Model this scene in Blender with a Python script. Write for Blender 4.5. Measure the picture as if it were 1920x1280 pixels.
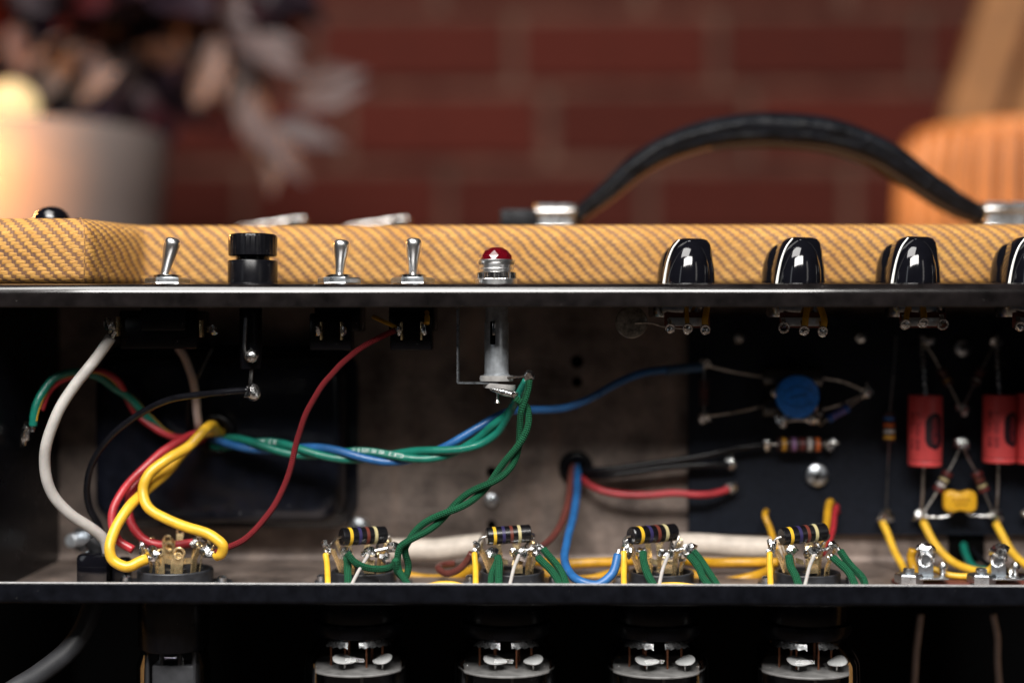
import bpy, bmesh, math, random
from mathutils import Vector, Matrix, noise
R = math.radians
random.seed(7)
for o in list(bpy.data.objects):
    bpy.data.objects.remove(o, do_unlink=True)
sc = bpy.context.scene
COL = sc.collection

# ------------------------------------------------------------------ camera
F = 2666.667                      # focal length in photograph pixels (50 mm on 36 mm)
D0 = 0.5556                       # lens to the front lip of the chassis
ZC = 0.50                         # lens height above the floor
YAW = R(1.1)
FW = Vector((-math.sin(YAW), math.cos(YAW), 0)); RT = Vector((math.cos(YAW), math.sin(YAW), 0)); UP = Vector((0, 0, 1))
CAM = Vector((0, 0, ZC)) - FW * D0
cam = bpy.data.cameras.new('camera'); co = bpy.data.objects.new('camera', cam); COL.objects.link(co)
co.location = CAM; co.rotation_euler = (R(90), 0, YAW)
cam.lens = 50; cam.sensor_width = 36; cam.sensor_fit = 'HORIZONTAL'
cam.clip_start = 0.02; cam.clip_end = 30
cam.dof.use_dof = True; cam.dof.focus_distance = D0 + 0.021; cam.dof.aperture_fstop = 2.15
sc.camera = co
sc.render.resolution_x = 1024; sc.render.resolution_y = 682

# ------------------------------------------------------------------ world and lamps
w = bpy.data.worlds.new('World'); sc.world = w; w.use_nodes = True
bg = w.node_tree.nodes['Background']; bg.inputs[0].default_value = (0.30, 0.36, 0.46, 1); bg.inputs[1].default_value = 0.022
def area(name, loc, aim, sx, sy, power, col):
    l = bpy.data.lights.new(name, 'AREA'); l.shape = 'RECTANGLE'; l.size = sx; l.size_y = sy; l.energy = power; l.color = col
    o = bpy.data.objects.new(name, l); COL.objects.link(o); o.location = loc
    o.rotation_euler = (Vector(aim) - Vector(loc)).to_track_quat('-Z', 'Y').to_euler()
    return o
AIM = (0, 0.03, ZC - 0.02)
area('front_softbox', (-0.10, -1.02, ZC + 0.89), AIM, 1.00, 0.42, 35, (1.0, 0.97, 0.93))
area('overhead_softbox', (-0.30, -0.42, ZC + 1.12), (-0.02, 0.05, ZC), 0.85, 0.62, 16.5, (1.0, 0.97, 0.94))
area('window_light_right', (0.95, -1.05, ZC + 0.46), AIM, 0.20, 0.70, 0.6, (1.0, 0.95, 0.90))
area('window_light_left', (-0.95, -1.05, ZC + 0.46), AIM, 0.16, 0.70, 0.42, (0.90, 0.95, 1.0))
def spot(name, loc, aim, power, ang, blend, col, rad):
    l = bpy.data.lights.new(name, 'SPOT'); l.energy = power; l.spot_size = R(ang); l.spot_blend = blend; l.color = col; l.shadow_soft_size = rad
    o = bpy.data.objects.new(name, l); COL.objects.link(o); o.location = loc
    o.rotation_euler = (Vector(aim) - Vector(loc)).to_track_quat('-Z', 'Y').to_euler()
    return o
vs = sc.view_settings; vs.view_transform = 'Standard'; vs.look = 'None'; vs.exposure = 0; vs.gamma = 1
sc.render.engine = 'CYCLES'

# ------------------------------------------------------------------ pixels to points
def P(px, py, y):
    d = FW + RT * ((px - 960) / F) + UP * ((640 - py) / F)
    t = (y - CAM.y) / d.y
    return CAM + d * t
def S(y, px=960):                 # metres per photograph pixel at depth y
    return (P(px, 640, y) - CAM).dot(FW) / F

# ------------------------------------------------------------------ geometry helpers: each returns (verts, faces)
def join(*gs):
    V, Fc = [], []
    for v, f in gs:
        n = len(V); V += [Vector(q) for q in v]; Fc += [[i + n for i in q] for q in f]
    return V, Fc
def frames(pts, ref=None):
    n = len(pts); T = []
    for i in range(n):
        a = pts[max(i-1, 0)]; b = pts[min(i+1, n-1)]
        t = b - a
        T.append(t.normalized() if t.length > 1e-12 else Vector((0, 0, 1)))
    N = []
    if ref is not None:
        for t in T:
            k = Vector(ref) - t * t.dot(Vector(ref))
            if k.length < 1e-4: k = t.orthogonal()
            N.append(k.normalized())
    else:
        k = T[0].orthogonal().normalized()
        for i, t in enumerate(T):
            k = (k - t * t.dot(k))
            k = k.normalized() if k.length > 1e-9 else t.orthogonal().normalized()
            N.append(k)
    return T, N, [t.cross(k) for t, k in zip(T, N)]
def tube(pts, r, seg=12, caps=True, ref=None):
    pts = [Vector(p) for p in pts]
    T, N, B = frames(pts, ref)
    V, Fc = [], []
    for i, p in enumerate(pts):
        ri = r[i] if isinstance(r, (list, tuple)) else r
        for k in range(seg):
            a = 2*math.pi*k/seg
            V.append(p + N[i]*math.cos(a)*ri + B[i]*math.sin(a)*ri)
    for i in range(len(pts)-1):
        for k in range(seg):
            k2 = (k+1) % seg
            Fc.append([i*seg+k, i*seg+k2, (i+1)*seg+k2, (i+1)*seg+k])
    if caps:
        Fc.append(list(range(seg))[::-1]); Fc.append([(len(pts)-1)*seg+k for k in range(seg)])
    return V, Fc
def crom(P_, per=10):
    P_ = [Vector(p) for p in P_]
    if len(P_) < 3:
        return [P_[0].lerp(P_[-1], i/per) for i in range(per+1)]
    Q = [P_[0]*2-P_[1]] + P_ + [P_[-1]*2-P_[-2]]
    out = []
    for i in range(1, len(Q)-2):
        p0, p1, p2, p3 = Q[i-1:i+3]
        t0 = 0; t1 = max((p1-p0).length, 1e-7)**.5; t2 = t1+max((p2-p1).length, 1e-7)**.5; t3 = t2+max((p3-p2).length, 1e-7)**.5
        for k in range(per):
            t = t1+(t2-t1)*k/per
            a1 = p0*((t1-t)/(t1-t0))+p1*((t-t0)/(t1-t0)); a2 = p1*((t2-t)/(t2-t1))+p2*((t-t1)/(t2-t1)); a3 = p2*((t3-t)/(t3-t2))+p3*((t-t2)/(t3-t2))
            b1 = a1*((t2-t)/(t2-t0))+a2*((t-t0)/(t2-t0)); b2 = a2*((t3-t)/(t3-t1))+a3*((t-t1)/(t3-t1))
            out.append(b1*((t2-t)/(t2-t1))+b2*((t-t1)/(t2-t1)))
    out.append(P_[-1].copy())
    return out
def lathe(prof, seg=24, c=(0, 0, 0), axis=(0, 0, 1), ref=None, wob=None):
    """prof: (radius, height along axis) pairs; closed with caps where radius > 0 at the ends"""
    A = Vector(axis).normalized(); N = (Vector(ref) - A*A.dot(Vector(ref))).normalized() if ref else A.orthogonal().normalized(); B = A.cross(N); c = Vector(c)
    V, Fc = [], []
    for r, h in prof:
        for k in range(seg):
            a = 2*math.pi*k/seg
            q = r*(wob(a, h) if wob else 1)
            V.append(c + A*h + N*math.cos(a)*q + B*math.sin(a)*q)
    for i in range(len(prof)-1):
        for k in range(seg):
            k2 = (k+1) % seg
            Fc.append([i*seg+k, i*seg+k2, (i+1)*seg+k2, (i+1)*seg+k])
    if prof[0][0] > 1e-6: Fc.append(list(range(seg))[::-1])
    if prof[-1][0] > 1e-6: Fc.append([(len(prof)-1)*seg+k for k in range(seg)])
    return V, Fc
def box(c, s, rot=None, bev=0.0, seg=2):
    bm = bmesh.new(); bmesh.ops.create_cube(bm, size=1)
    for v in bm.verts: v.co = Vector((v.co.x*s[0], v.co.y*s[1], v.co.z*s[2]))
    if bev > 0: bmesh.ops.bevel(bm, geom=list(bm.edges), offset=bev, segments=seg, affect='EDGES', profile=0.5)
    M = (rot.to_matrix() if rot is not None else Matrix.Identity(3))
    V = [M @ v.co + Vector(c) for v in bm.verts]; bm.verts.index_update()
    Fc = [[v.index for v in f.verts] for f in bm.faces]; bm.free()
    return V, Fc
def blob(c, r, seed=0, amp=0.25, squash=(1, 1, 1), sub=2):
    bm = bmesh.new(); bmesh.ops.create_icosphere(bm, subdivisions=sub, radius=1)
    V = []
    for v in bm.verts:
        n = noise.noise(v.co*1.3 + Vector((seed*3.1, seed*1.7, 5.0)))
        q = v.co*(1+amp*n*1.6)
        V.append(Vector(c) + Vector((q.x*squash[0], q.y*squash[1], q.z*squash[2]))*r)
    Fc = [[v.index for v in f.verts] for f in bm.faces]; bm.free()
    return V, Fc
def loft(rings, caps=True):
    n = len(rings[0]); V = [Vector(p) for rg in rings for p in rg]; Fc = []
    for i in range(len(rings)-1):
        for k in range(n):
            k2 = (k+1) % n
            Fc.append([i*n+k, i*n+k2, (i+1)*n+k2, (i+1)*n+k])
    if caps: Fc.append(list(range(n))[::-1]); Fc.append([(len(rings)-1)*n+k for k in range(n)])
    return V, Fc
def rrect(w, h, r, n=6):
    out = []
    for cx, cy, a0 in ((w/2-r, h/2-r, 0), (-w/2+r, h/2-r, 90), (-w/2+r, -h/2+r, 180), (w/2-r, -h/2+r, 270)):
        for k in range(n+1):
            a = R(a0+90*k/n); out.append((cx+r*math.cos(a), cy+r*math.sin(a)))
    return out
def strip(pts, wdir, wd, th):
    """a bent flat tab: rectangular section swept along pts, wide along wdir"""
    pts = [Vector(p) for p in pts]; T, _, _ = frames(pts); W = Vector(wdir).normalized(); rings = []
    for p, t in zip(pts, T):
        n = t.cross(W).normalized()
        rings.append([p+W*wd/2+n*th/2, p-W*wd/2+n*th/2, p-W*wd/2-n*th/2, p+W*wd/2-n*th/2])
    return loft(rings)
def torus(c, Rr, r, axis, n=16, m=6):
    A = Vector(axis).normalized(); N = A.orthogonal().normalized(); B = A.cross(N)
    V, Fc = [], []
    for i in range(n):
        a = 2*math.pi*i/n; d = N*math.cos(a)+B*math.sin(a)
        for k in range(m):
            b = 2*math.pi*k/m
            V.append(Vector(c)+d*(Rr+r*math.cos(b))+A*r*math.sin(b))
    for i in range(n):
        for k in range(m):
            Fc.append([i*m+k, ((i+1) % n)*m+k, ((i+1) % n)*m+(k+1) % m, i*m+(k+1) % m])
    return V, Fc

# ------------------------------------------------------------------ objects
def tag(o, label=None, cat=None, group=None, kind=None):
    if label: o['label'] = label
    if cat: o['category'] = cat
    if group: o['group'] = group
    if kind: o['kind'] = kind
    return o
def mk(name, g, mat, parent=None, smooth=True, uv=None, fix=True):
    V, Fc = g
    V = [Vector(v) for v in V]
    lo = Vector((min(v.x for v in V), min(v.y for v in V), min(v.z for v in V))); hi = Vector((max(v.x for v in V), max(v.y for v in V), max(v.z for v in V)))
    c = Vector(((lo.x+hi.x)/2, (lo.y+hi.y)/2, lo.z))
    me = bpy.data.meshes.new(name)
    me.from_pydata([v-c for v in V], [], Fc)
    if uv == 'xz': uv = [(v.x+v.y, v.z+v.y*.3) for v in V]
    if uv is not None:
        ul = me.uv_layers.new(name='UVMap')
        for lp in me.loops: ul.data[lp.index].uv = uv[lp.vertex_index]
    if fix:
        bm = bmesh.new(); bm.from_mesh(me); bmesh.ops.recalc_face_normals(bm, faces=bm.faces); bm.to_mesh(me); bm.free()
    if smooth:
        for p in me.polygons: p.use_smooth = True
        if smooth != 'all':
            try: me.set_sharp_from_angle(angle=R(smooth if smooth is not True else 38))
            except Exception: pass
    me.materials.append(M[mat] if isinstance(mat, str) else mat)
    o = bpy.data.objects.new(name, me); COL.objects.link(o); o.location = c
    if parent is not None:
        o.parent = parent; o.matrix_parent_inverse = Matrix.Translation(-parent_world(parent))
    WORLD[o.name] = c
    return o
WORLD = {}
def parent_world(o): return WORLD[o.name]
def thing(name, loc, label, cat, group=None):
    o = bpy.data.objects.new(name, None); COL.objects.link(o); o.location = loc; o.empty_display_size = 0.01
    WORLD[o.name] = Vector(loc)
    return tag(o, label, cat, group)

# ------------------------------------------------------------------ materials
M = {}
def lin(r, g, b):
    f = lambda c: (c/255/12.92 if c/255 <= 0.04045 else ((c/255+0.055)/1.055)**2.4)
    return (f(r), f(g), f(b))
class NT:
    def __init__(s, m): s.t = m.node_tree; s.n = s.t.nodes
    def node(s, ty, **kw):
        q = s.n.new(ty)
        for k, v in kw.items(): setattr(q, k, v)
        return q
    def link(s, a, b): s.t.links.new(a, b)
    def math(s, op, a, b=None, c=None, clamp=False):
        q = s.n.new('ShaderNodeMath'); q.operation = op; q.use_clamp = clamp
        for i, x in enumerate((a, b, c)):
            if x is None: continue
            if isinstance(x, (int, float)): q.inputs[i].default_value = x
            else: s.link(x, q.inputs[i])
        return q.outputs[0]
    def mix(s, f, a, b):
        q = s.n.new('ShaderNodeMix'); q.data_type = 'RGBA'
        for sk, x in ((q.inputs[0], f), (q.inputs[6], a), (q.inputs[7], b)):
            if isinstance(x, (int, float)): sk.default_value = x
            elif isinstance(x, tuple): sk.default_value = (*x, 1) if len(x) == 3 else x
            else: s.link(x, sk)
        return q.outputs[2]
    def noise(s, vec, scale, detail=3, rough=0.55):
        q = s.n.new('ShaderNodeTexNoise'); q.inputs['Scale'].default_value = scale; q.inputs['Detail'].default_value = detail; q.inputs['Roughness'].default_value = rough
        s.link(vec, q.inputs['Vector']); return q.outputs['Fac']
    def ramp(s, f, lo, hi):
        q = s.n.new('ShaderNodeMapRange'); q.inputs[1].default_value = lo; q.inputs[2].default_value = hi; s.link(f, q.inputs[0]); return q.outputs[0]
    def bump(s, h, strength, dist, bsdf):
        q = s.n.new('ShaderNodeBump'); q.inputs['Strength'].default_value = strength; q.inputs['Distance'].default_value = dist
        s.link(h, q.inputs['Height']); s.link(q.outputs[0], bsdf.inputs['Normal']); return q
def mat(name, col, rough=0.5, metal=0.0, var=0.12, scale=300, bump=0.0, bdist=0.0002, bscale=None, rvar=0.1, spec=0.5, coat=0.0, dust=0.0, col2=None, sheen=0.0, sss=0.0, trans=0.0, emit=None):
    m = bpy.data.materials.new(name); m.use_nodes = True; t = NT(m); b = t.n['Principled BSDF']
    oc = t.node('ShaderNodeTexCoord').outputs['Object']
    nz = t.noise(oc, scale)
    c2 = col2 if col2 else tuple(max(0, c*(1-var*2.2)) for c in col)
    c1 = col if col2 else tuple(min(1, c*(1+var)) for c in col)
    colr = t.mix(t.ramp(nz, 0.3, 0.7), c2, c1)
    if dust:
        dn = t.noise(oc, 1300, 1, 0.5); dm = t.ramp(dn, 0.80-dust*0.035, 0.84-dust*0.035)
        dm = t.math('MULTIPLY', dm, t.ramp(t.noise(oc, 60, 2), 0.45, 0.62))
        colr = t.mix(dm, colr, (0.42, 0.40, 0.38))
    t.link(colr, b.inputs['Base Color'])
    t.link(t.math('ADD', t.math('MULTIPLY', t.math('SUBTRACT', t.noise(oc, scale*0.6, 4), 0.5), rvar*2), rough, clamp=True), b.inputs['Roughness'])
    b.inputs['Metallic'].default_value = metal; b.inputs['Specular IOR Level'].default_value = spec
    b.inputs['Coat Weight'].default_value = coat; b.inputs['Coat Roughness'].default_value = 0.08
    b.inputs['Sheen Weight'].default_value = sheen
    b.inputs['Transmission Weight'].default_value = trans
    if sss: b.inputs['Subsurface Weight'].default_value = sss; b.inputs['Subsurface Scale'].default_value = 0.002
    if emit: b.inputs['Emission Color'].default_value = (*emit[0], 1); b.inputs['Emission Strength'].default_value = emit[1]
    if bump: t.bump(t.noise(oc, bscale or scale*2, 3), bump, bdist, b)
    M[name] = m
    return m
mat('black_paint', (0.005, 0.0055, 0.008), 0.30, spec=0.16, var=0.2, scale=200, bump=0.25, bscale=1800, bdist=0.00006, dust=0.5)
mat('lip_paint', (0.0085, 0.0068, 0.0068), 0.20, spec=0.3, var=0.3, scale=120, bump=0.3, bscale=2600, bdist=0.00004, dust=0.7, rvar=0.05, coat=1.0)
mat('black_plastic', (0.0045, 0.0045, 0.006), 0.24, spec=0.25, var=0.15, dust=0.25)
mat('black_gloss', (0.004, 0.004, 0.006), 0.09, var=0.1, rvar=0.08, scale=180, coat=0.3, dust=0.12)
mat('transformer_paint', (0.006, 0.007, 0.012), 0.22, spec=0.5, var=0.2, scale=150, bump=0.15, bscale=500, bdist=0.0001, dust=1.0)
mat('socket_plastic', (0.026, 0.028, 0.033), 0.42, var=0.2, scale=400, dust=0.3)
mat('board_fibre', (0.010, 0.013, 0.021), 0.62, spec=0.2, var=0.15, scale=500, bump=0.1, bscale=1500, bdist=0.0001)
m = bpy.data.materials.new('bare_steel'); m.use_nodes = True; t = NT(m); b = t.n['Principled BSDF']; M['bare_steel'] = m
oc = t.node('ShaderNodeTexCoord').outputs['Object']; mp = t.node('ShaderNodeMapping'); mp.inputs['Scale'].default_value = (30, 900, 900); mp.inputs['Rotation'].default_value = (0, 0.06, 0); t.link(oc, mp.inputs[0])
stk = t.noise(mp.outputs[0], 1.0, 3); mp2 = t.node('ShaderNodeMapping'); mp2.inputs['Scale'].default_value = (160, 400, 18); t.link(oc, mp2.inputs[0]); drip = t.noise(mp2.outputs[0], 0.5, 4)
mot = t.noise(oc, 44, 5, 0.62); fine = t.noise(oc, 420, 3)
cc = t.mix(t.ramp(mot, 0.30, 0.70), (0.070, 0.055, 0.050), (0.35, 0.275, 0.235))
cc = t.mix(t.math('MULTIPLY', t.ramp(fine, 0.45, 0.75), 0.35), cc, (0.09, 0.068, 0.058)); cc = t.mix(t.math('MULTIPLY', t.ramp(stk, 0.60, 0.74), 0.35), cc, (0.50, 0.43, 0.38))
cc = t.mix(t.math('MULTIPLY', t.ramp(drip, 0.58, 0.72), 0.30), cc, (0.30, 0.19, 0.13))
t.link(cc, b.inputs['Base Color']); b.inputs['Metallic'].default_value = 0.5
t.link(t.math('ADD', 0.34, t.math('MULTIPLY', mot, 0.34)), b.inputs['Roughness']); t.bump(t.math('ADD', stk, fine), 0.2, 0.0002, b)
mat('chrome', (0.80, 0.80, 0.80), 0.06, 1.0, var=0.04, rvar=0.03)
mat('nickel', (0.60, 0.58, 0.56), 0.2, 1.0, var=0.15, scale=500, rvar=0.1)
mat('dull_aluminium', (0.56, 0.60, 0.64), 0.36, 0.6, var=0.15, scale=300, rvar=0.12)
mat('cut_edge', (0.92, 0.93, 0.95), 0.55, 0.6, var=0.1, scale=500)
mat('lever_chrome', (0.92, 0.92, 0.92), 0.30, 1.0, var=0.03, rvar=0.02)
mat('zinc', (0.62, 0.66, 0.70), 0.3, 1.0, var=0.1, scale=500, rvar=0.15)
mat('brass', (0.86, 0.66, 0.36), 0.28, 0.8, var=0.15, scale=700, rvar=0.12)
mat('solder', (0.84, 0.84, 0.83), 0.24, 1.0, var=0.28, scale=700, rvar=0.35, bump=0.6, bscale=1200, bdist=0.0003)
mat('tinned_wire', (0.40, 0.37, 0.34), 0.3, 1.0, var=0.2, scale=600)
mat('white_pvc', (0.47, 0.445, 0.42), 0.4, var=0.09, scale=140, sss=0.1, bump=0.35, bscale=150, bdist=0.0007, rvar=0.22, dust=0.30)
mat('ivory_pvc', (0.62, 0.50, 0.45), 0.42, var=0.09, scale=140, bump=0.35, bscale=150, bdist=0.0007, rvar=0.22, dust=0.30)
mat('cream_sleeve', (0.62, 0.545, 0.47), 0.55, var=0.10, scale=140, bump=0.35, bscale=150, bdist=0.0007, rvar=0.22, dust=0.30)
mat('yellow_pvc', (0.80, 0.47, 0.035), 0.36, var=0.10, scale=140, sss=0.1, bump=0.35, bscale=150, bdist=0.0007, rvar=0.22, dust=0.30)
mat('amber_pvc', (0.62, 0.32, 0.016), 0.4, var=0.12, scale=140, bump=0.35, bscale=150, bdist=0.0007, rvar=0.22, dust=0.30)
mat('red_pvc', (0.44, 0.030, 0.040), 0.38, var=0.12, scale=140, bump=0.35, bscale=150, bdist=0.0007, rvar=0.22, dust=0.30)
mat('green_pvc', (0.010, 0.175, 0.125), 0.3, var=0.12, scale=140, bump=0.35, bscale=150, bdist=0.0007, rvar=0.22, dust=0.30)
mat('blue_pvc', (0.022, 0.12, 0.33), 0.33, var=0.12, scale=140, bump=0.35, bscale=150, bdist=0.0007, rvar=0.22, dust=0.30)
mat('brown_pvc', (0.16, 0.045, 0.035), 0.42, var=0.12, scale=140, bump=0.35, bscale=150, bdist=0.0007, rvar=0.22, dust=0.30)
mat('black_pvc', (0.006, 0.006, 0.008), 0.22, spec=0.3, var=0.2, scale=300, dust=0.6)
mat('grey_rubber', (0.032, 0.033, 0.037), 0.5, var=0.1, scale=200)
mat('sleeve_blue', (0.03, 0.09, 0.19), 0.5, var=0.08)
def braid(name, col, dark):
    m = bpy.data.materials.new(name); m.use_nodes = True; t = NT(m); b = t.n['Principled BSDF']
    uv = t.node('ShaderNodeTexCoord').outputs['UV']; sp = t.node('ShaderNodeSeparateXYZ'); t.link(uv, sp.inputs[0])
    a = t.math('MULTIPLY', sp.outputs[0], 2*math.pi/0.0018); c = t.math('MULTIPLY', sp.outputs[1], 2*math.pi*6)
    h = t.math('MULTIPLY', t.math('SINE', t.math('ADD', a, c)), t.math('SINE', t.math('SUBTRACT', a, c)))
    oc = t.node('ShaderNodeTexCoord').outputs['Object']; nz = t.noise(oc, 2200, 2)
    hh = t.math('ADD', t.math('MULTIPLY', h, 0.5), nz)
    t.link(t.mix(t.ramp(hh, 0.1, 0.95), dark, col), b.inputs['Base Color']); b.inputs['Roughness'].default_value = 0.85
    b.inputs['Specular IOR Level'].default_value = 0.25
    t.bump(hh, 1.0, 0.0006, b); M[name] = m
braid('green_cloth', (0.012, 0.14, 0.060), (0.003, 0.045, 0.020))
braid('red_cloth', (0.27, 0.018, 0.024), (0.14, 0.010, 0.014))
mat('carbon_black', (0.005, 0.0045, 0.006), 0.26, spec=0.9, var=0.2, rvar=0.05)
mat('brown_comp', (0.045, 0.014, 0.012), 0.4, var=0.2)
mat('blue_film', (0.02, 0.10, 0.42), 0.4, var=0.1)
for nm, c in dict(b_yellow=(0.75, 0.45, 0.03), b_violet=(0.030, 0.024, 0.085), b_red=(0.13, 0.03, 0.02), b_gold=(0.50, 0.43, 0.22), b_brown=(0.14, 0.02, 0.018), b_white=(0.6, 0.57, 0.55), b_orange=(0.72, 0.16, 0.03), b_ochre=(0.60, 0.30, 0.03), b_lilac=(0.30, 0.15, 0.33), b_blue=(0.03, 0.12, 0.35), b_pink=(0.45, 0.2, 0.4)).items():
    mat(nm, c, 0.35, var=0.08)
mat('cap_red', (0.72, 0.080, 0.082), 0.42, var=0.06, scale=120)
mat('cap_letter', (0.34, 0.03, 0.036), 0.5)
mat('cap_ink', (0.020, 0.006, 0.012), 0.5)
mat('cap_ink_soft', (0.16, 0.012, 0.022), 0.5)
mat('cap_groove', (0.22, 0.015, 0.02), 0.5)
mat('mica_yellow', (0.72, 0.38, 0.02), 0.3, var=0.08)
mat('mica_print', (0.35, 0.16, 0.01), 0.4)
mat('disc_blue', (0.010, 0.20, 0.78), 0.45, var=0.1, scale=400, bump=0.3, bscale=900)
mat('disc_print', (0.004, 0.03, 0.16), 0.5)
mat('print_white', (0.62, 0.68, 0.66), 0.5)
mat('highlight_white', (0.80, 0.80, 0.76), 0.35, var=0.02)
mat('leather', (0.0042, 0.005, 0.0075), 0.42, spec=0.16, var=0.3, scale=160, bump=0.9, bscale=260, bdist=0.0011)
mat('seam_cloth', (0.40, 0.20, 0.06), 0.8, var=0.3, scale=900)
mat('stitch', (0.26, 0.12, 0.055), 0.7)
mat('stitch_dark', (0.075, 0.042, 0.028), 0.7)
mat('fibre_red', (0.12, 0.03, 0.018), 0.6)
mat('mica_plate', (0.30, 0.29, 0.28), 0.55, var=0.2, scale=150)
mat('anode_grey', (0.06, 0.06, 0.065), 0.5, metal=0.3)
mat('reflection_white', (0.80, 0.80, 0.78), 0.4, var=0.05)
mat('copper_rod', (0.42, 0.17, 0.09), 0.35, metal=0.8)
mat('reflection_silver', (0.34, 0.34, 0.34), 0.3, 0.9, var=0.3, scale=900, bump=0.5, bscale=900)
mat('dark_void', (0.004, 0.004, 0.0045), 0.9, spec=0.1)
mat('hole_dark', (0.003, 0.003, 0.003), 0.9, spec=0.0)
mat('ceramic_glass', (0.20, 0.18, 0.15), 0.25, var=0.3, scale=400, dust=1.0)
mat('insulator_grey', (0.34, 0.33, 0.32), 0.7)
mat('jewel_red', (0.10, 0.002, 0.006), 0.03, trans=0.2, rvar=0.01, coat=0.15)
mat('mortar', (0.140, 0.066, 0.044), 0.9, var=0.25, scale=30)
mat('floor_concrete', (0.07, 0.05, 0.038), 0.9, var=0.2, scale=8)
mat('pot_white', (0.150, 0.122, 0.112), 0.6, var=0.06, scale=12)
mat('soil', (0.01, 0.008, 0.007), 0.95)
mat('leaf_dark', (0.013, 0.005, 0.011), 0.5, var=0.4, scale=30)
mat('leaf_red', (0.05, 0.008, 0.013), 0.5, var=0.3, scale=30)
mat('leaf_dusk', (0.055, 0.030, 0.029), 0.6, var=0.15, scale=25)
mat('leaf_pale', (0.135, 0.088, 0.072), 0.55, var=0.12, scale=25)
mat('stem_brown', (0.03, 0.014, 0.012), 0.8)
mat('wicker', (0.60, 0.20, 0.042), 0.55, var=0.14, scale=60)
mat('post_wood', (0.27, 0.115, 0.034), 0.6, var=0.15, scale=40)
mat('bulb_glow', (0.2, 0.14, 0.07), 0.6, emit=((1.0, 0.74, 0.36), 0.95))
# bricks: each its own shade
m = bpy.data.materials.new('brick_red'); m.use_nodes = True; t = NT(m); b = t.n['Principled BSDF']
oi = t.node('ShaderNodeObjectInfo').outputs['Random']; oc = t.node('ShaderNodeTexCoord').outputs['Object']
t.link(t.mix(t.ramp(t.noise(oc, 45, 4), 0.25, 0.75), t.mix(oi, (0.060, 0.0150, 0.011), (0.080, 0.0170, 0.012)), t.mix(oi, (0.085, 0.0185, 0.013), (0.115, 0.0230, 0.016))), b.inputs['Base Color'])
b.inputs['Roughness'].default_value = 0.9; b.inputs['Specular IOR Level'].default_value = 0.1; t.bump(t.noise(oc, 160, 4), 0.6, 0.002, b); M['brick_red'] = m
# tweed covering: slanted rows of weft floats over a darker ground
m = bpy.data.materials.new('tweed'); m.use_nodes = True; t = NT(m); b = t.n['Principled BSDF']
uv = t.node('ShaderNodeTexCoord').outputs['UV']; sp = t.node('ShaderNodeSeparateXYZ'); t.link(uv, sp.inputs[0])
wn = t.noise(uv, 260, 2); wn2 = t.noise(uv, 90, 2)
u = t.math('ADD', sp.outputs[0], t.math('MULTIPLY', t.math('SUBTRACT', wn2, 0.5), 0.0030)); v = t.math('ADD', sp.outputs[1], t.math('MULTIPLY', t.math('SUBTRACT', wn, 0.5), 0.0015))
vr = t.math('DIVIDE', v, 0.00150); row = t.math('FLOOR', vr); fv = t.math('FRACT', vr)
uu = t.math('DIVIDE', t.math('SUBTRACT', u, t.math('MULTIPLY', row, -0.00145)), 0.0056); fu = t.math('FRACT', uu)
def hump(x, c, wd):
    q = t.math('DIVIDE', t.math('SUBTRACT', x, c), wd); return t.math('SQRT', t.math('MAXIMUM', t.math('SUBTRACT', 1.0, t.math('MULTIPLY', q, q)), 0.0))
fl = t.math('MULTIPLY', hump(fu, 0.34, 0.35), hump(fv, 0.5, 0.66))
thr = t.math('MULTIPLY', t.math('SINE', t.math('MULTIPLY', v, 2*math.pi/0.00050)), 0.16)
gnd = t.math('MULTIPLY', hump(t.math('FRACT', t.math('MULTIPLY', u, 1/0.0014)), 0.5, 0.5), 0.32)
fib = t.noise(uv, 2600, 2)
cid = t.node('ShaderNodeCombineXYZ'); t.link(t.math('FLOOR', uu), cid.inputs[0]); t.link(row, cid.inputs[1])
wnz = t.node('ShaderNodeTexWhiteNoise'); t.link(cid.outputs[0], wnz.inputs['Vector']); rnd = wnz.outputs['Value']
h = t.math('MAXIMUM', t.math('ADD', fl, t.math('MULTIPLY', fl, thr)), gnd)
fl = t.math('ADD', fl, t.math('MULTIPLY', thr, 0.8))
tone = t.noise(uv, 30, 3)
yel = t.mix(t.ramp(tone, 0.3, 0.7), (0.60, 0.300, 0.060), (0.72, 0.415, 0.115))
yel = t.mix(t.math('MULTIPLY', t.ramp(fib, 0.35, 0.7), 0.35), yel, (0.42, 0.19, 0.045))
base = t.mix(t.ramp(tone, 0.35, 0.65), (0.14, 0.070, 0.040), (0.21, 0.112, 0.062))
yel = t.mix(t.math('MULTIPLY', rnd, 0.55), yel, (0.46, 0.205, 0.040))
stn = t.ramp(t.noise(uv, 14, 4, 0.65), 0.42, 0.72)
t.link(t.mix(t.math('MULTIPLY', stn, 0.30), t.mix(t.ramp(fl, 0.10, 0.75), base, yel), (0.36, 0.155, 0.032)), b.inputs['Base Color'])
b.inputs['Roughness'].default_value = 0.62; b.inputs['Specular IOR Level'].default_value = 0.35
t.bump(t.math('ADD', h, t.math('MULTIPLY', fib, 0.25)), 1.0, 0.00055, b); M['tweed'] = m
# thin glass shell of the valves
m = bpy.data.materials.new('tube_glass'); m.use_nodes = True; t = NT(m); t.n.remove(t.n['Principled BSDF'])
fr = t.node('ShaderNodeFresnel'); fr.inputs[0].default_value = 1.26; tr = t.node('ShaderNodeBsdfTransparent'); tr.inputs[0].default_value = (0.93, 0.94, 0.95, 1)
gl = t.node('ShaderNodeBsdfGlossy'); gl.inputs['Roughness'].default_value = 0.03; mx = t.node('ShaderNodeMixShader')
t.link(fr.outputs[0], mx.inputs[0]); t.link(tr.outputs[0], mx.inputs[1]); t.link(gl.outputs[0], mx.inputs[2]); t.link(mx.outputs[0], t.n['Material Output'].inputs[0]); M['tube_glass'] = m

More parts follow.
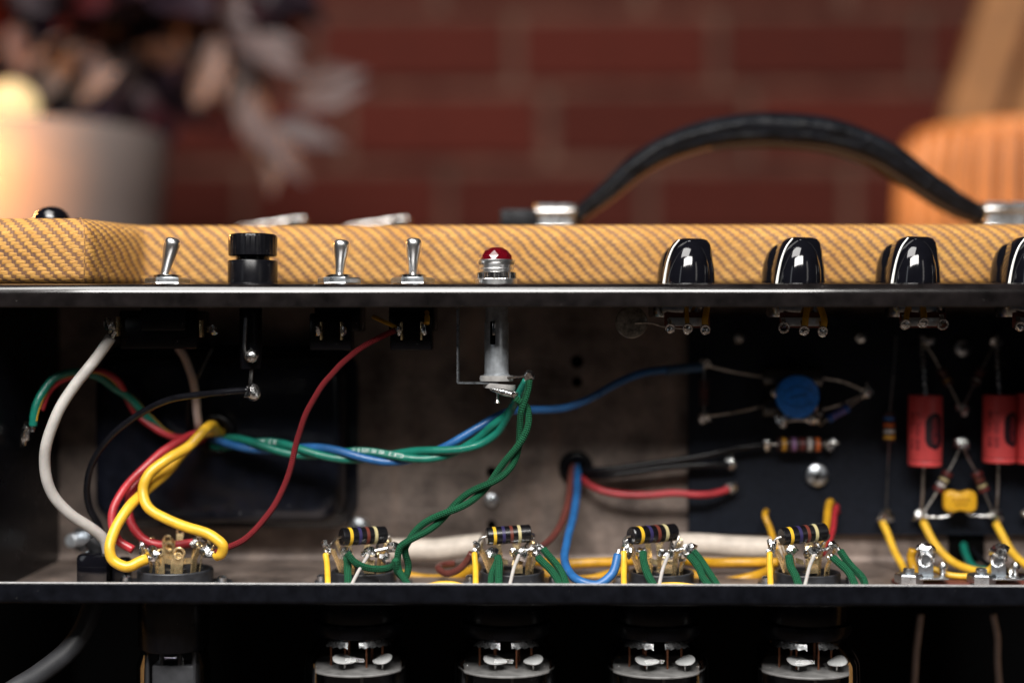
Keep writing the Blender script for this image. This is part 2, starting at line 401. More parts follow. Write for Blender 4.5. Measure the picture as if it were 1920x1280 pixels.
# ================================================================== setting
def Z(z): return ZC + z
def xprism(prof, x0, x1):
    n = 140; rg = []
    for i in range(n+1):
        x = x0+(x1-x0)*i/n; a = noise.noise(Vector((x*23, 0.3, 0)))*.00016+noise.noise(Vector((x*95, 3.3, 0)))*.00005; b = noise.noise(Vector((x*19, 7.3, 0)))*.00014
        rg.append([Vector((x, y+(a if y < .03 else 0), Z(z)+(b if y < .003 else 0))) for y, z in prof])
    return loft(rg)
def arc(cy, cz, r, a0, a1, n=6):
    return [(cy + r*math.cos(R(a0+(a1-a0)*i/n)), cz + r*math.sin(R(a0+(a1-a0)*i/n))) for i in range(n+1)]
fl = mk('floor', box((0, 0.4, -0.01), (4, 4, 0.02)), 'floor_concrete', smooth=False); tag(fl, kind='structure', label='plain concrete floor under the amplifier and the planters')

# brick wall behind, bricks as single pieces
WY = 1.15
wall = thing('brick_wall', (0, WY+0.1, 0), 'dark red brick wall with pale mortar joints in the blurred background', 'wall')
mk('mortar_bed', box((0, WY+0.06, 0.70), (3.6, 0.10, 1.4)), 'mortar', wall, smooth=False)
sW = S(WY)
pitch_x, pitch_z = 380*sW, 144*sW
bm_w, bm_h = pitch_x-0.0135, pitch_z-0.0135
bv, bf = box((0, 0, 0), (bm_w, 0.09, bm_h), bev=0.003, seg=1)
bme = bpy.data.meshes.new('brick'); bme.from_pydata(bv, [], bf); bme.materials.append(M['brick_red'])
row_joint = {-2: 1000, -1: 823, 0: 966, 1: 1027, 2: 834, 3: 1010, 4: 860, 5: 1040}
for rw in range(-2, 6):
    ztop = P(960, 20+144*rw, WY).z
    for kx in range(-4, 5):
        jx = P(row_joint[rw], 300, WY).x + kx*pitch_x
        bo = bpy.data.objects.new('brick', bme); COL.objects.link(bo)
        bo.location = (jx+pitch_x/2+random.uniform(-.0015, .0015), WY+0.045+random.uniform(-.002, .002), ztop-pitch_z/2+random.uniform(-.0012, .0012))
        bo.rotation_euler = (random.uniform(-.006, .006), random.uniform(-.004, .004), random.uniform(-.008, .008))
        bo.parent = wall; bo.matrix_parent_inverse = Matrix.Translation(-parent_world(wall))

# ================================================================== cabinet
XL, XR = -0.213, 0.255
cab = thing('amplifier_cabinet', (0, 0.16, 0), 'tweed covered amplifier cabinet with open back, yellow brown woven cloth', 'cabinet')
# covered rear edge: one rounded profile run along the plan line of the edge
zb, zt, rr = 0.0236, 0.0508, 0.0085
prof = [(0.012, zb+0.0005), (0.0035, zb+0.0005)] + [(0.0035-0.0035*math.sin(R(a)), zb+0.0040-0.0035*math.cos(R(a))) for a in (30, 60, 90)] + [(0.0, zb+0.010), (-0.0006, zb+0.014)]
prof += [(rr-rr*math.cos(R(a)), zt-rr+rr*math.sin(R(a))) for a in range(0, 91, 10)] + [(rr+.0006, zt)]
pv = [0.0]
for i in range(1, len(prof)): pv.append(pv[-1]+math.hypot(prof[i][0]-prof[i-1][0], prof[i][1]-prof[i-1][1]))
yb, yf = 0.058, 0.020
c1 = Vector((P(163, 470, yf).x, yf)); c2 = Vector((P(272, 470, yb).x, yb))
def fillet(a, b, c, r, n):
    u = (a-b).normalized(); v = (c-b).normalized(); ang = math.acos(max(-1, min(1, u.dot(v)))); d = r/math.tan(ang/2)
    p, q = b+u*d, b+v*d; bis = (u+v).normalized(); ce = b+bis*(r/math.sin(ang/2)); out = []
    a0 = math.atan2(p.y-ce.y, p.x-ce.x); a1 = math.atan2(q.y-ce.y, q.x-ce.x); da = (a1-a0+math.pi) % (2*math.pi)-math.pi
    for i in range(n+1): out.append(Vector((ce.x+r*math.cos(a0+da*i/n), ce.y+r*math.sin(a0+da*i/n))))
    return out
A_, E_ = Vector((-0.275, yf)), Vector((0.33, yb))
plan = [A_+(c1-A_)*i/10 for i in range(10)] + fillet(A_, c1, c2, 0.0055, 10) + [c1.lerp(c2, i/6) for i in range(2, 5)] + fillet(c1, c2, E_, 0.004, 6) + [c2+(E_-c2)*(i/30) for i in range(1, 31)]
tv, tf, tuv = [], [], []; s_ = 0.0; n_ = len(prof)
for i, p in enumerate(plan):
    if i: s_ += (p-plan[i-1]).length
    d = (plan[min(i+1, len(plan)-1)]-plan[max(i-1, 0)]).normalized(); inw = Vector((-d.y, d.x))
    for (q, z), vv in zip(prof, pv):
        k = q if q < 0.02 else q
        lump = 0.00035*noise.noise(Vector((p.x*40, z*60, 1.3)))
        tv.append(Vector((p.x+inw.x*(k+lump), p.y+inw.y*(k+lump), Z(z)))); tuv.append((s_, vv))
for i in range(len(plan)-1):
    for k in range(n_-1): tf.append([i*n_+k, (i+1)*n_+k, (i+1)*n_+k+1, i*n_+k+1])
mk('tweed_covering', (tv, tf), 'tweed', cab, smooth='all', uv=tuv, fix=False)
dk = [(-.275, yf+.0087), (c1.x-.0045, yf+.0087), (c2.x-.0045, yb+.0087), (.33, yb+.0087), (.33, .28), (-.275, .28)]
ci = len(plan)
sm = [tv[14*n_+k] for k in range(1, n_)]
mk('seam_fold', tube([q+Vector((0, .0001, 0)) for q in sm], .0003, 6), 'seam_cloth', cab)
mk('top_deck', loft([[Vector((x_, y_, Z(z_))) for x_, y_ in dk] for z_ in (zt-.0008, zt-.0001)]), 'tweed', cab, smooth=False, uv='xz')
mk('top_board', box((0.02, 0.185, Z(0.0365)), (0.58, 0.19, 0.0250), bev=0.003), 'tweed', cab, uv='xz')
mk('side_board', box((-0.272, 0.17, 0.262), (0.03, 0.29, 0.52), bev=0.003), 'tweed', cab, uv='xz')
mk('side_board', box((0.317, 0.17, 0.262), (0.03, 0.29, 0.52), bev=0.003), 'tweed', cab, uv='xz')
mk('inner_dark_sheet', box((-0.2555, 0.165, 0.25), (0.002, 0.20, 0.44)), 'dark_void', cab, smooth=False)  # thin dark sheets added so the cabinet sides read black inside
mk('inner_dark_sheet', box((0.3005, 0.165, 0.25), (0.002, 0.20, 0.44)), 'dark_void', cab, smooth=False)
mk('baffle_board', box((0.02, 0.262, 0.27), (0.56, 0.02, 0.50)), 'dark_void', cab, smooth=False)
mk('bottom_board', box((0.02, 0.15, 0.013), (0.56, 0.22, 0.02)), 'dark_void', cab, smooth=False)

# black domed button on the corner, chrome latches and the handle on top
c = P(97, 418, 0.060); tr_ = 33*S(0.060)
o = mk('corner_stud', lathe([(tr_, -0.006), (tr_, 0.0), (tr_*.95, .0016), (tr_*.8, .0034), (tr_*.55, .0049), (tr_*.25, .0056), (0, .0058)], 28, (c.x, 0.060, Z(zt+0.0022))), 'black_gloss')
tag(o, 'shiny black domed stud on the left corner of the tweed top', 'stud')
for j, (xa, xb, lab) in enumerate(((455, 578, 'left of two slim chrome bars with ball ends lying on the tweed top'), (655, 771, 'right of two slim chrome bars with ball ends lying on the tweed top'))):
    yy = 0.155; a = P(xa-8, 424, yy); b_ = P(xb-16, 411, yy); e = P(xb-9, 411, yy)
    th = thing('chrome_bar', (a.x, yy, Z(zt)), lab, 'chrome bar', 'chrome bars on the cabinet top')
    mk('bar', tube([a, a.lerp(b_, .3), a.lerp(b_, .65), a.lerp(b_, .655), b_], [.0003, .0008, .0010, .0013, .0015], 10), 'nickel', th)
    mk('ball_end', blob(e, 0.0019, 1, 0), 'nickel', th)
    mk('stand', box((e.x-0.004, yy, (Z(zt)+e.z)/2), (0.006, 0.008, max(.002, e.z-Z(zt)))), 'nickel', th)

yh = 0.14; sh = S(yh)
hd = thing('carrying_handle', (P(1460, 400, yh).x, yh, Z(zt)), 'arched black leather carrying handle with brown stitching and metal end clamps', 'handle')
cen = [(1072, 412, 24), (1100, 392, 30), (1140, 360, 36), (1190, 316, 42), (1240, 285, 47), (1320, 257, 52), (1400, 245, 56), (1480, 246, 58), (1560, 256, 56), (1640, 284, 52), (1700, 322, 47), (1760, 364, 42), (1810, 393, 36), (1850, 408, 28)]
cp = crom([P(a, b, yh) for a, b, _ in cen], 12); th_ = crom([Vector((c, 0, 0)) for _, _, c in cen], 12)
T, Nn, Bn = frames(cp, (0, -1, 0)); rings = []; low = []
for i, p in enumerate(cp):
    n = T[i].cross(Vector((0, -1, 0))).normalized()
    if n.z < 0: n = -n
    h2 = th_[i].x*sh/2*1.05; d2 = 0.0135*(0.55+0.45*min(1, th_[i].x/50)); rg = []
    for k in range(36):
        a = 2*math.pi*k/36; ca, sa = math.cos(a), math.sin(a)
        f = Vector((0, -1, 0))*(abs(ca)**.75*math.copysign(1, ca)*d2) + n*(abs(sa)**.8*math.copysign(1, sa)*h2)
        g = 1 - 0.05*math.exp(-((math.degrees(a)-35) % 360 - 0)**2/60) if False else 1
        w1 = 0.0007*math.sin(sa*7.5) if ca > 0 else 0
        wr = 0.0005*noise.noise(Vector((i*.09, sa*3.5, ca*2)))
        rg.append(p + f + Vector((0, -1, 0))*(w1+wr) + n*wr)
    rings.append(rg); low.append(p + Vector((0, -1, 0))*(d2*.62) - n*(h2*.93))
mk('strap', loft(rings), 'leather', hd, smooth='all')
Ls = [0]
for i in range(1, len(low)): Ls.append(Ls[-1]+(low[i]-low[i-1]).length)
sg, sgd = [], []; d = 0.006; i = 0
while d < Ls[-1]-0.006:
    while Ls[i+1] < d: i += 1
    p = low[i].lerp(low[i+1], (d-Ls[i])/(Ls[i+1]-Ls[i])); t_ = (low[i+1]-low[i]).normalized()
    st = mk('stitch', tube([p-t_*.0015, p-t_*.0009, p+t_*.0009, p+t_*.0015], [.0004, .0011, .0011, .0004], 6), 'stitch' if d < 0.075 else 'stitch_dark', hd)
    d += 0.0040
for xa, xb, ya, yb_ in ((1002, 1083, 383, 424), (1843, 1935, 379, 424)):
    a = P(xa, ya, yh-.013); b_ = P(xb, yb_, yh-.013); cx = (a.x+b_.x)/2
    wd = b_.x-a.x; zz0 = Z(zt); zz1 = a.z
    rg = []
    for fz, k in ((0, 1.0), (.15, 1.0), (.3, .9), (.7, .88), (.82, 1.0), (1.0, 1.0)):
        rg.append([Vector((cx+x_*k, yh+y_, zz0+(zz1-zz0)*fz)) for x_, y_ in rrect(wd, 0.027, 0.003, 3)])
    cl = mk('end_clamp', loft(rg), 'zinc', hd)
    for fz in (.22, .76): mk('raised_rib', box((cx, yh-.0142, zz0+(zz1-zz0)*fz), (wd*.96, .0016, .0022), bev=.0006), 'nickel', cl)
    mk('rivet', lathe([(.0022, 0), (.002, .0006), (.001, .001), (0, .0011)], 12, (cx, yh-.004, zz1)), 'nickel', cl)
a = P(937, 392, yh-.01); b_ = P(1003, 420, yh-.01)
mk('strap_end', box(((a.x+b_.x)/2+.002, yh, (Z(zt)+a.z)/2), (b_.x-a.x+.004, 0.024, a.z-Z(zt)), bev=.0018), 'leather', hd)

# ================================================================== chassis
ch = thing('amplifier_chassis', (0.02, 0.05, Z(-0.1033)), 'open black metal amplifier chassis with bare steel inside, slung under the tweed top', 'chassis')
top = [(0.0985, 0.0228), (0.0054, 0.0228)] + arc(0.0046, 0.0182, 0.0046, 90, 180, 14) + [(0, 0.0139), (0.0004, 0.0134), (0.0012, 0.0134), (0.0015, 0.0139)] + arc(0.0046, 0.0182, 0.0031, 180, 90, 6) + [(0.0985, 0.0213)]
mk('top_panel', xprism(top, XL, XR), 'lip_paint', ch, smooth=30)
bot = [(0.0985, -0.1018), (0.0017, -0.1018), (0.0015, -0.1016), (0.0015, -0.0955), (0.0013, -0.0951), (0.0003, -0.0951), (0, -0.0954), (0, -0.1015)] + arc(0.0018, -0.1015, 0.0018, 180, 270, 4) + [(0.0985, -0.1033)]
mk('bottom_panel', xprism(bot, XL, XR), 'black_paint', ch, smooth=30)
edge = mk('bare_edge', xprism([(0.0001, -0.0950), (0.0014, -0.0950), (0.0014, -0.0947), (0.0001, -0.0947)], XL, XR), 'cut_edge', ch)
tray = [(0.0022, -0.1016), (0.094, -0.1016)] + arc(0.0945, -0.0976, 0.0040, 270, 360, 6) + [(0.0985, 0.0211), (0.0990, 0.0211)] + arc(0.0945, -0.0972, 0.0049, 360, 270, 6)[0:0] + [(0.0990, -0.1018), (0.0022, -0.1018)]
bp = mk('back_panel', xprism(tray, XL+.0016, XR-.0016), 'bare_steel', ch, smooth=30)
mk('back_cover', box((0.021, 0.1002, Z(-0.040)), (XR-XL, 0.0022, 0.1266)), 'black_paint', ch, smooth=False)
for x_ in (XL+.0008, XR-.0008):
    mk('end_panel', box((x_, 0.0505, Z(-0.0402)), (0.0015, 0.0965, 0.1228)), 'black_paint', ch, smooth=False)
for px, py, r in ((1082, 678, 12), (1082, 716, 10), (922, 983, 9), (922, 884, 10), (1660, 760, 8)):
    c = P(px, py, 0.0984)
    mk('hole', lathe([(r*S(.0984), 0), (r*S(.0984), .0004), (r*S(.0984)*.8, .0004), (r*S(.0984)*.8, 0.0001), (0, .0001)], 16, c, (0, -1, 0)), 'hole_dark', bp)

def screw(px, py, y, r, label, mat_='zinc', slot=True, cat='screw', group=None, name='screw'):
    c = P(px, py, y); r = r*S(y)
    th = thing(name, c, label, cat, group)
    mk('head', lathe([(r, 0), (r, r*.35), (r*.86, r*.6), (r*.5, r*.75), (0, r*.8)], 20, c, (0, -1, 0)), mat_, th)
    if slot:
        for an in (20, 110):
            mk('slot', box(c+Vector((0, -r*.79, 0)), (r*1.0, r*.1, r*.2), rot=Matrix.Rotation(R(an), 3, 'Y').to_quaternion()), 'hole_dark', th, smooth=False)
    return th
screw(922, 937, 0.0984, 13, 'small bare screw end on the steel back panel left of the brown wire', slot=False)
screw(672, 990, 0.0984, 22, 'zinc screw head on the back panel just above the leftmost black resistor')
screw(1803, 652, 0.0935, 17, 'shaded screw head at the top of the black board between two red capacitors')
screw(1530, 890, 0.0935, 23, 'bright round cross head screw on the black board below the banded resistor')

# power transformer bell on the back panel
a = P(172, 662, 0.074); b_ = P(642, 985, 0.074); cx, cz = (a.x+b_.x)/2, (a.z+b_.z)/2; W_, H_ = b_.x-a.x, a.z-b_.z
tf_ = thing('power_transformer', (cx, 0.085, b_.z), 'large black power transformer cover with rounded corners on the back panel', 'transformer')
rg = []
for y_, ins in ((0.0986, -0.004), (0.0976, -0.004), (0.0972, 0.0), (0.0800, 0.0004), (0.0772, 0.0010), (0.0752, 0.0024), (0.0743, 0.0045), (0.0740, 0.0075), (0.0740, 0.02)):
    rg.append([Vector((cx+x_, y_, cz+z_)) for x_, z_ in rrect(W_-2*ins, H_-2*ins, max(.011-ins*.4, .004), 6)])
mk('bell_cover', loft(rg), 'transformer_paint', tf_, smooth=50)
c = P(404, 812, 0.0735)
mk('grommet', torus(c, 0.0072, 0.0024, (0, 1, 0), 28, 10), 'black_plastic', tf_)
mk('wire_hole', lathe([(0.0062, 0), (0.0062, .0004), (0, .0004)], 20, c, (0, -1, 0)), 'hole_dark', tf_)

# ================================================================== controls on the top panel
ZP = 0.0228
def toggle(px, tip, tip_y, label, nutpx=4, lean=0.0):
    y = 0.030; s = S(y); base = P(px, 530, y); base.z = Z(ZP)
    th = thing('toggle_switch', base, label, 'switch', 'toggle switches on the top panel')
    mk('washer', lathe([(.0112, 0), (.0112, .0006), (.0104, .0010), (0, .0010)], 32, base), 'nickel', th)
    mk('hex_nut', lathe([(.0088, .0010), (.0091, .0014), (.0091, .0030), (.0084, .0035), (.0056, .0036), (0, .0036)], 6, base, ref=(math.cos(R(-60+nutpx)), math.sin(R(-60+nutpx)), 0)), 'zinc', th, smooth=False)
    mk('bushing', lathe([(.0056, .0034), (.0056, .0044), (.0050, .0048), (.0026, .0048), (0, .0042)], 24, base), 'nickel', th)
    e = P(tip, tip_y, y-.002); b0 = base+Vector((0, 0, .0038)); b0.x += lean; ax = e-b0; L = ax.length
    mk('bat_lever', lathe([(.0016, 0), (.0019, .004), (.0023, .007), (.0031, L*.70), (.0033, L*.82), (.0033, L*.88), (.0030, L*.94), (.0022, L*.985), (.001, L*.998), (0, L)], 24, b0, ax), 'lever_chrome', th)
    body = P(px, 620, 0.033)
    mk('switch_body', box((base.x, .034, Z(.0212-.0085)), (.0185, .022, .017), bev=.001), 'black_plastic', th)
    mk('cradle', box((base.x, .034, Z(.0205)), (.0195, .0235, .0012)), 'nickel', th, smooth=False)
    return th, base
toggle(314, 326, 446, 'leftmost chrome bat toggle switch leaning right, next to the tweed corner', 14, -.0016)
toggle(636, 641, 449, 'middle chrome bat toggle switch standing just right of the fuse holder', -6)
toggle(774, 776, 446, 'rightmost chrome bat toggle switch standing left of the red jewel lamp')
# solder lugs below the two right hand switches
def tab(name, pts, wdir, wd, th, mat_, parent): return mk(name, strip([Vector(p) for p in pts], wdir, wd, th), mat_, parent)
for nm, xs, lab in (('switch_terminals', (602, 640), 'pair of shiny solder lugs under the middle toggle switch'), ('switch_terminals', (753, 790), 'pair of solder lugs under the right toggle switch where the red cloth wire ends')):
    th = thing(nm, P(xs[0], 640, 0.018), lab, 'terminals', 'solder lugs under the toggle switches')
    bx = P((xs[0]+xs[1])/2, 622, .024)
    mk('insulator', box((bx.x, .0265, bx.z), ((xs[1]-xs[0]+42)*S(.02), .010, 70*S(.02)), bev=.001), 'black_plastic', th)
    for k, x_ in enumerate(xs):
        c = P(x_, 620, .019)
        mk('lug', box(c+Vector((0, .001, 0)), (.0008, .004, .0075), bev=.0003), 'brass', th)
        sx = -1 if k == 0 else 1
        mk('solder_joint', blob(c+Vector((sx*.0010, -.001, .0003)), .0016, k+xs[0], .35, (.75, 1, 1.5)), 'solder', th)

# fuse holder
y = 0.030; base = P(474, 530, y); base.z = Z(ZP); s = S(y)
th = thing('fuse_holder', base, 'black fuse holder with ridged screw cap between the left and middle toggles', 'fuse holder')
mk('socket_barrel', lathe([(.0106, 0), (.0106, .0008), (.0102, .0012), (.0102, .0100), (.0099, .0105), (.0072, .0106), (0, .0106)], 40, base), 'black_plastic', th)
mk('neck', lathe([(.0068, .0100), (.0068, .0130), (0, .0130)], 32, base), 'black_plastic', th)
mk('ridged_cap', lathe([(.0090, .0122), (.0099, .0126), (.0099, .0202), (.0096, .0210), (.0088, .0214), (.0080, .0208), (.003, .0204), (0, .0204)], 120, base, wob=lambda a, h: 1+(0.014*math.sin(a*30) if .0135 < h < .0206 else 0)), 'black_plastic', th, smooth=25)
mk('lower_barrel', lathe([(.0046, -.0016), (.0046, -.030), (.0042, -.034), (0, -.034)], 24, (base.x, .026, base.z)), 'black_plastic', th)
ya = .0185
pts = crom([P(461, 596, ya), P(459, 630, ya), P(459, 655, ya), P(463, 670, ya), P(471, 676, ya), P(481, 670, ya), P(486, 655, ya)], 8)
mk('side_terminal', tube(pts[:-10], .0009, 8), 'nickel', th)
mk('solder_joint', blob(P(472, 667, ya+.0003), .0028, 4, .12, (1.05, .7, .95)), 'solder', th)
c = P(473, 735, .0195)
lg = thing('fuse_end_terminal', c, 'soldered tail terminal below the fuse holder where the black wire ends', 'terminal')
mk('eyelet', torus(c+Vector((0, .0005, 0)), .0031, .0006, (0.3, 1, 0.1)), 'nickel', lg)
mk('solder_joint', blob(c, .0030, 9, .35, (.9, .7, 1.1)), 'solder', lg)
mk('stem', tube([P(472, 690, .024), P(470, 718, .021), c], .0010, 8), 'nickel', lg)

# jewel lamp
y = 0.030; base = P(931, 530, y); base.z = Z(ZP)
th = thing('pilot_lamp', base, 'red faceted jewel pilot lamp in a chrome bezel with lamp holder hanging below', 'lamp')
mk('mounting_ring', lathe([(.0086, 0), (.0086, .0026), (.0080, .0030), (0, .003)], 40, base), 'lever_chrome', th)
mk('knurled_ring', lathe([(.0074, .0028), (.0079, .0030), (.0079, .0054), (.0074, .0057), (0, .0057)], 160, base, wob=lambda a, h: 1+(0.018*math.sin(a*40) if .0029 < h < .0055 else 0)), 'nickel', th, smooth=20)
mk('bezel', lathe([(.0070, .0056), (.0070, .0068), (.0073, .0070), (.0070, .0073), (.0070, .0086), (.0075, .0092), (.0076, .0104), (.0072, .0108), (.0060, .0106), (0, .010)], 40, base), 'lever_chrome', th)
jr = .0068; jv, jf = [], []
lv = [(1.0, .0100), (.93, .0124), (.70, .0146), (.36, .0158)]
for j, (k, h) in enumerate(lv):
    for q in range(10):
        a = 2*math.pi*(q+.5*(j % 2)+.25)/10; jv.append(base+Vector((math.cos(a)*jr*k, math.sin(a)*jr*k, h)))
for j in range(3):
    for q in range(10):
        q2 = (q+1) % 10
        if j % 2 == 0: jf += [[j*10+q, j*10+q2, (j+1)*10+q], [j*10+q2, (j+1)*10+q2, (j+1)*10+q]]
        else: jf += [[j*10+q, j*10+q2, (j+1)*10+q2], [j*10+q, (j+1)*10+q2, (j+1)*10+q]]
jf += [[30+q for q in range(10)], list(range(10))[::-1]]
mk('jewel', (jv, jf), 'jewel_red', th, smooth=False)
yl = .030; sl = S(yl); cb = Vector((P(931, 600, yl).x, yl, 0))
def zpx(py, y): return P(960, py, y).z
cb2 = Vector((cb.x, yl, zpx(705, yl)))
hgt = zpx(590, yl)-cb2.z
mk('lamp_sleeve', lathe([(.0054, 0), (.0054, .0006), (.0050, .0010), (.0050, hgt*.86), (.0046, hgt*.9), (.0046, hgt+.004)], 32, cb2), 'dull_aluminium', th)
q = P(924, 624, yl-.0052)
mk('slot_opening', box(q+Vector((0, .0004, 0)), (.0022, .0008, .0095), bev=.0004), 'hole_dark', th)
mk('bayonet_pin', box(q+Vector((.0004, .0001, .0020)), (.0012, .0008, .0060), bev=.0003), 'nickel', th)
for py, rr_ in ((709, .0068), (724, .0066)):
    mk('insulating_washer', lathe([(rr_, -.0011), (rr_*1.02, 0), (rr_, .0011), (0, .0011)], 32, (cb.x+(.0012 if py > 720 else 0), yl, zpx(py, yl)), (0.10, 0, 1) if py > 720 else (0, 0, 1)), 'insulator_grey', th)
bx0, bx1 = P(859, 590, yl), P(859, 717, yl)
mk('bracket', join(strip([Vector((bx0.x, yl, Z(.0205))), bx1, ], (0, 1, 0), .010, .0007), strip([bx1, P(935, 718, yl)], (0, 1, 0), .010, .0007)), 'zinc', th)
mk('contact_arm', tube([P(935, 709, yl-.004), P(975, 706, yl-.006), P(990, 704, yl-.008)], .0005, 6), 'nickel', th)
mk('solder_lug', tube([P(920, 728, yl-.005), P(945, 735, yl-.007), P(966, 741, yl-.009)], [.0008, .0016, .0009], 10), 'solder', th)
mk('solder_joint', blob(P(992, 704, yl-.008), .0021, 3, .4), 'solder', th)
mk('solder_joint', blob(P(964, 740, yl-.009), .0015, 5, .5), 'solder', th)
mk('centre_pin', lathe([(.0006, 0), (.0007, -.0040), (.0013, -.0052), (.0010, -.0056), (0, -.0056)], 14, (cb.x+.0004, yl-.003, zpx(730, yl))), 'nickel', th)

# pointer knobs
def knob(px, dy, label, turn=0.0):
    y = 0.0315; s = S(y, px); c0 = P(px, 530, y); zb_ = Z(ZP)+.0002
    th = thing('pointer_knob', Vector((c0.x, y, zb_)), label, 'knob', 'pointer knobs on the top panel')
    top_z = zpx(444+dy, y)
    H = top_z - zb_
    def pt(dx, f, yy): return Vector((c0.x+dx*s, yy, zb_+H*f))
    # fin with the flat top
    outl = [(-47, 0), (-47, .15), (-46, .35), (-42, .55), (-36, .75), (-28, .90), (-20, .97), (-8, 1.0), (26, .99), (35, .96), (41, .88), (44, .75), (46, .55), (49, .35), (50, .15), (50, 0)]
    rg = []
    for yy, k, dz in ((.0290, .90, .97), (.0300, .97, .99), (.0315, 1.0, 1.0), (.0400, 1.0, 1.0), (.0425, .93, .97)):
        rg.append([pt(dx*k, f*dz, yy) for dx, f in outl])
    mk('pointer_fin', loft(rg), 'black_gloss', th, smooth=35)
    rg = []
    for f in (0, .05, .15, .3, .45, .6, .72, .82, .89, .94, .965):
        k = max(0.05, 1-(f/.97)**2.3)**.55
        ring = []
        for q in range(40):
            a = 2*math.pi*q/40
            ring.append(Vector((c0.x+(-2+6*f)*s+math.cos(a)*44*s*k, .0315+math.sin(a)*.0098*max(k, .25), zb_+H*f)))
        rg.append(ring)
    mk('knob_body', loft(rg), 'black_gloss', th, smooth='all')
    rg = []
    for f in (0, .1, .3, .5, .7, .82, .88):
        k = max(0.05, 1-(f/.93)**3)**.5
        rg.append([Vector((c0.x-13*s+math.cos(2*math.pi*q/32)*43*s*k, .044+math.sin(2*math.pi*q/32)*.009*k, zb_+H*f)) for q in range(32)])
    mk('rear_skirt', loft(rg), 'black_gloss', th, smooth='all')
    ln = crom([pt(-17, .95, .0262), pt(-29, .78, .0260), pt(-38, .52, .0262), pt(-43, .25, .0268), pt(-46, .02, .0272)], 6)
    mk('edge_highlight', tube(ln, [2.6*s*(0.55+.5*i/len(ln)) for i in range(len(ln))], 8), 'highlight_white', th)  # white tube models the highlight along the left crease
    mk('collar', lathe([(.0103, 0), (.0103, .0007), (.0098, .0009), (0, .0009)], 32, Vector((c0.x+1*s, .0325, zb_-.0001))), 'black_gloss', th)
    th.rotation_euler[2] = R(turn)
knob(1290, 3, 'black pointer knob with a modelled white edge highlight, first to the right of the jewel lamp', -3)
knob(1497, 1, 'black pointer knob with a modelled white edge highlight, second from the jewel lamp', 4)
knob(1713, 0, 'black pointer knob with a modelled white edge highlight, third from the jewel lamp', 1.5)
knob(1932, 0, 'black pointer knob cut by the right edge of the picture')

# potentiometers below the knobs
def pot(px, lugs, wires, label, extra=False):
    y = .034; c = P(px, 560, y)
    th = thing('potentiometer', Vector((c.x, y, Z(.004))), label, 'potentiometer', 'potentiometers hanging under the top panel')
    mk('can', lathe([(.0115, 0), (.0120, .001), (.0120, .0095), (.0115, .0105), (0, .0105)], 36, (c.x, y, Z(.0205)), (0, 0, -1)), 'nickel', th)
    mk('wafer', box((P(sum(l[0] for l in lugs)/3, 600, .021).x, .0225, zpx(600, .0205)), (.0185, .0012, .0062), bev=.0003), 'cream_sleeve' if False else 'fibre_red', th)
    mk('wafer_face', box((P(sum(l[0] for l in lugs)/3, 600, .021).x, .0215, zpx(603, .0205)), (.0150, .0008, .0035), bev=.0003), 'dull_aluminium', th)
    for k, (lx, ly, kind) in enumerate(lugs):
        e = P(lx, ly, .0185)
        mk('lug', strip([Vector((e.x, .0212, e.z+.004)), e+Vector((0, .0004, .0012)), e], (1, 0, 0), .0018, .0004), 'nickel', th)
        if kind == 'ring': mk('lug_ring', torus(e, .0019, .0005, (0.1, 1, .15)), 'solder', th)
        else:
            mk('solder_joint', blob(e, .0021, k+px, .25, (1, .8, 1)), 'solder', th)
            mk('lug_ring', torus(e+Vector((0, -.0008, 0)), .0017, .00045, (0.1, 1, .25)), 'solder', th)
    return th
pot(1270, ((1256, 616, 'b'), (1289, 616, 'b'), (1322, 618, 'b')), (), 'potentiometer lugs under the first pointer knob, beside the clear disc')
pot(1490, ((1470, 614, 'ring'), (1507, 620, 'b'), (1542, 621, 'b')), (), 'potentiometer lugs with two yellow wires under the second pointer knob')
pot(1715, ((1697, 608, 'b'), (1731, 605, 'b'), (1768, 608, 'ring')), (), 'potentiometer with one empty ring lug under the third pointer knob')
pot(1922, ((1912, 612, 'b'), (1945, 612, 'b'), (1975, 612, 'ring')), (), 'potentiometer lug cut by the right edge of the picture')
c = P(1184, 604, .022)
dc = thing('disc_capacitor', c, 'dim translucent disc capacitor left of the first potentiometer', 'capacitor')
mk('disc', lathe([(0, -.0013), (.004, -.0015), (.0062, -.0008), (.0066, 0), (.0062, .0008), (.004, .0015), (0, .0013)], 28, c, (0, 1, 0)), 'ceramic_glass', dc)
mk('lead', tube(crom([P(1190, 606, .020), P(1222, 606, .0195), P(1243, 612, .0185), P(1290, 617, .0182)], 6), .00045, 6), 'tinned_wire', dc)

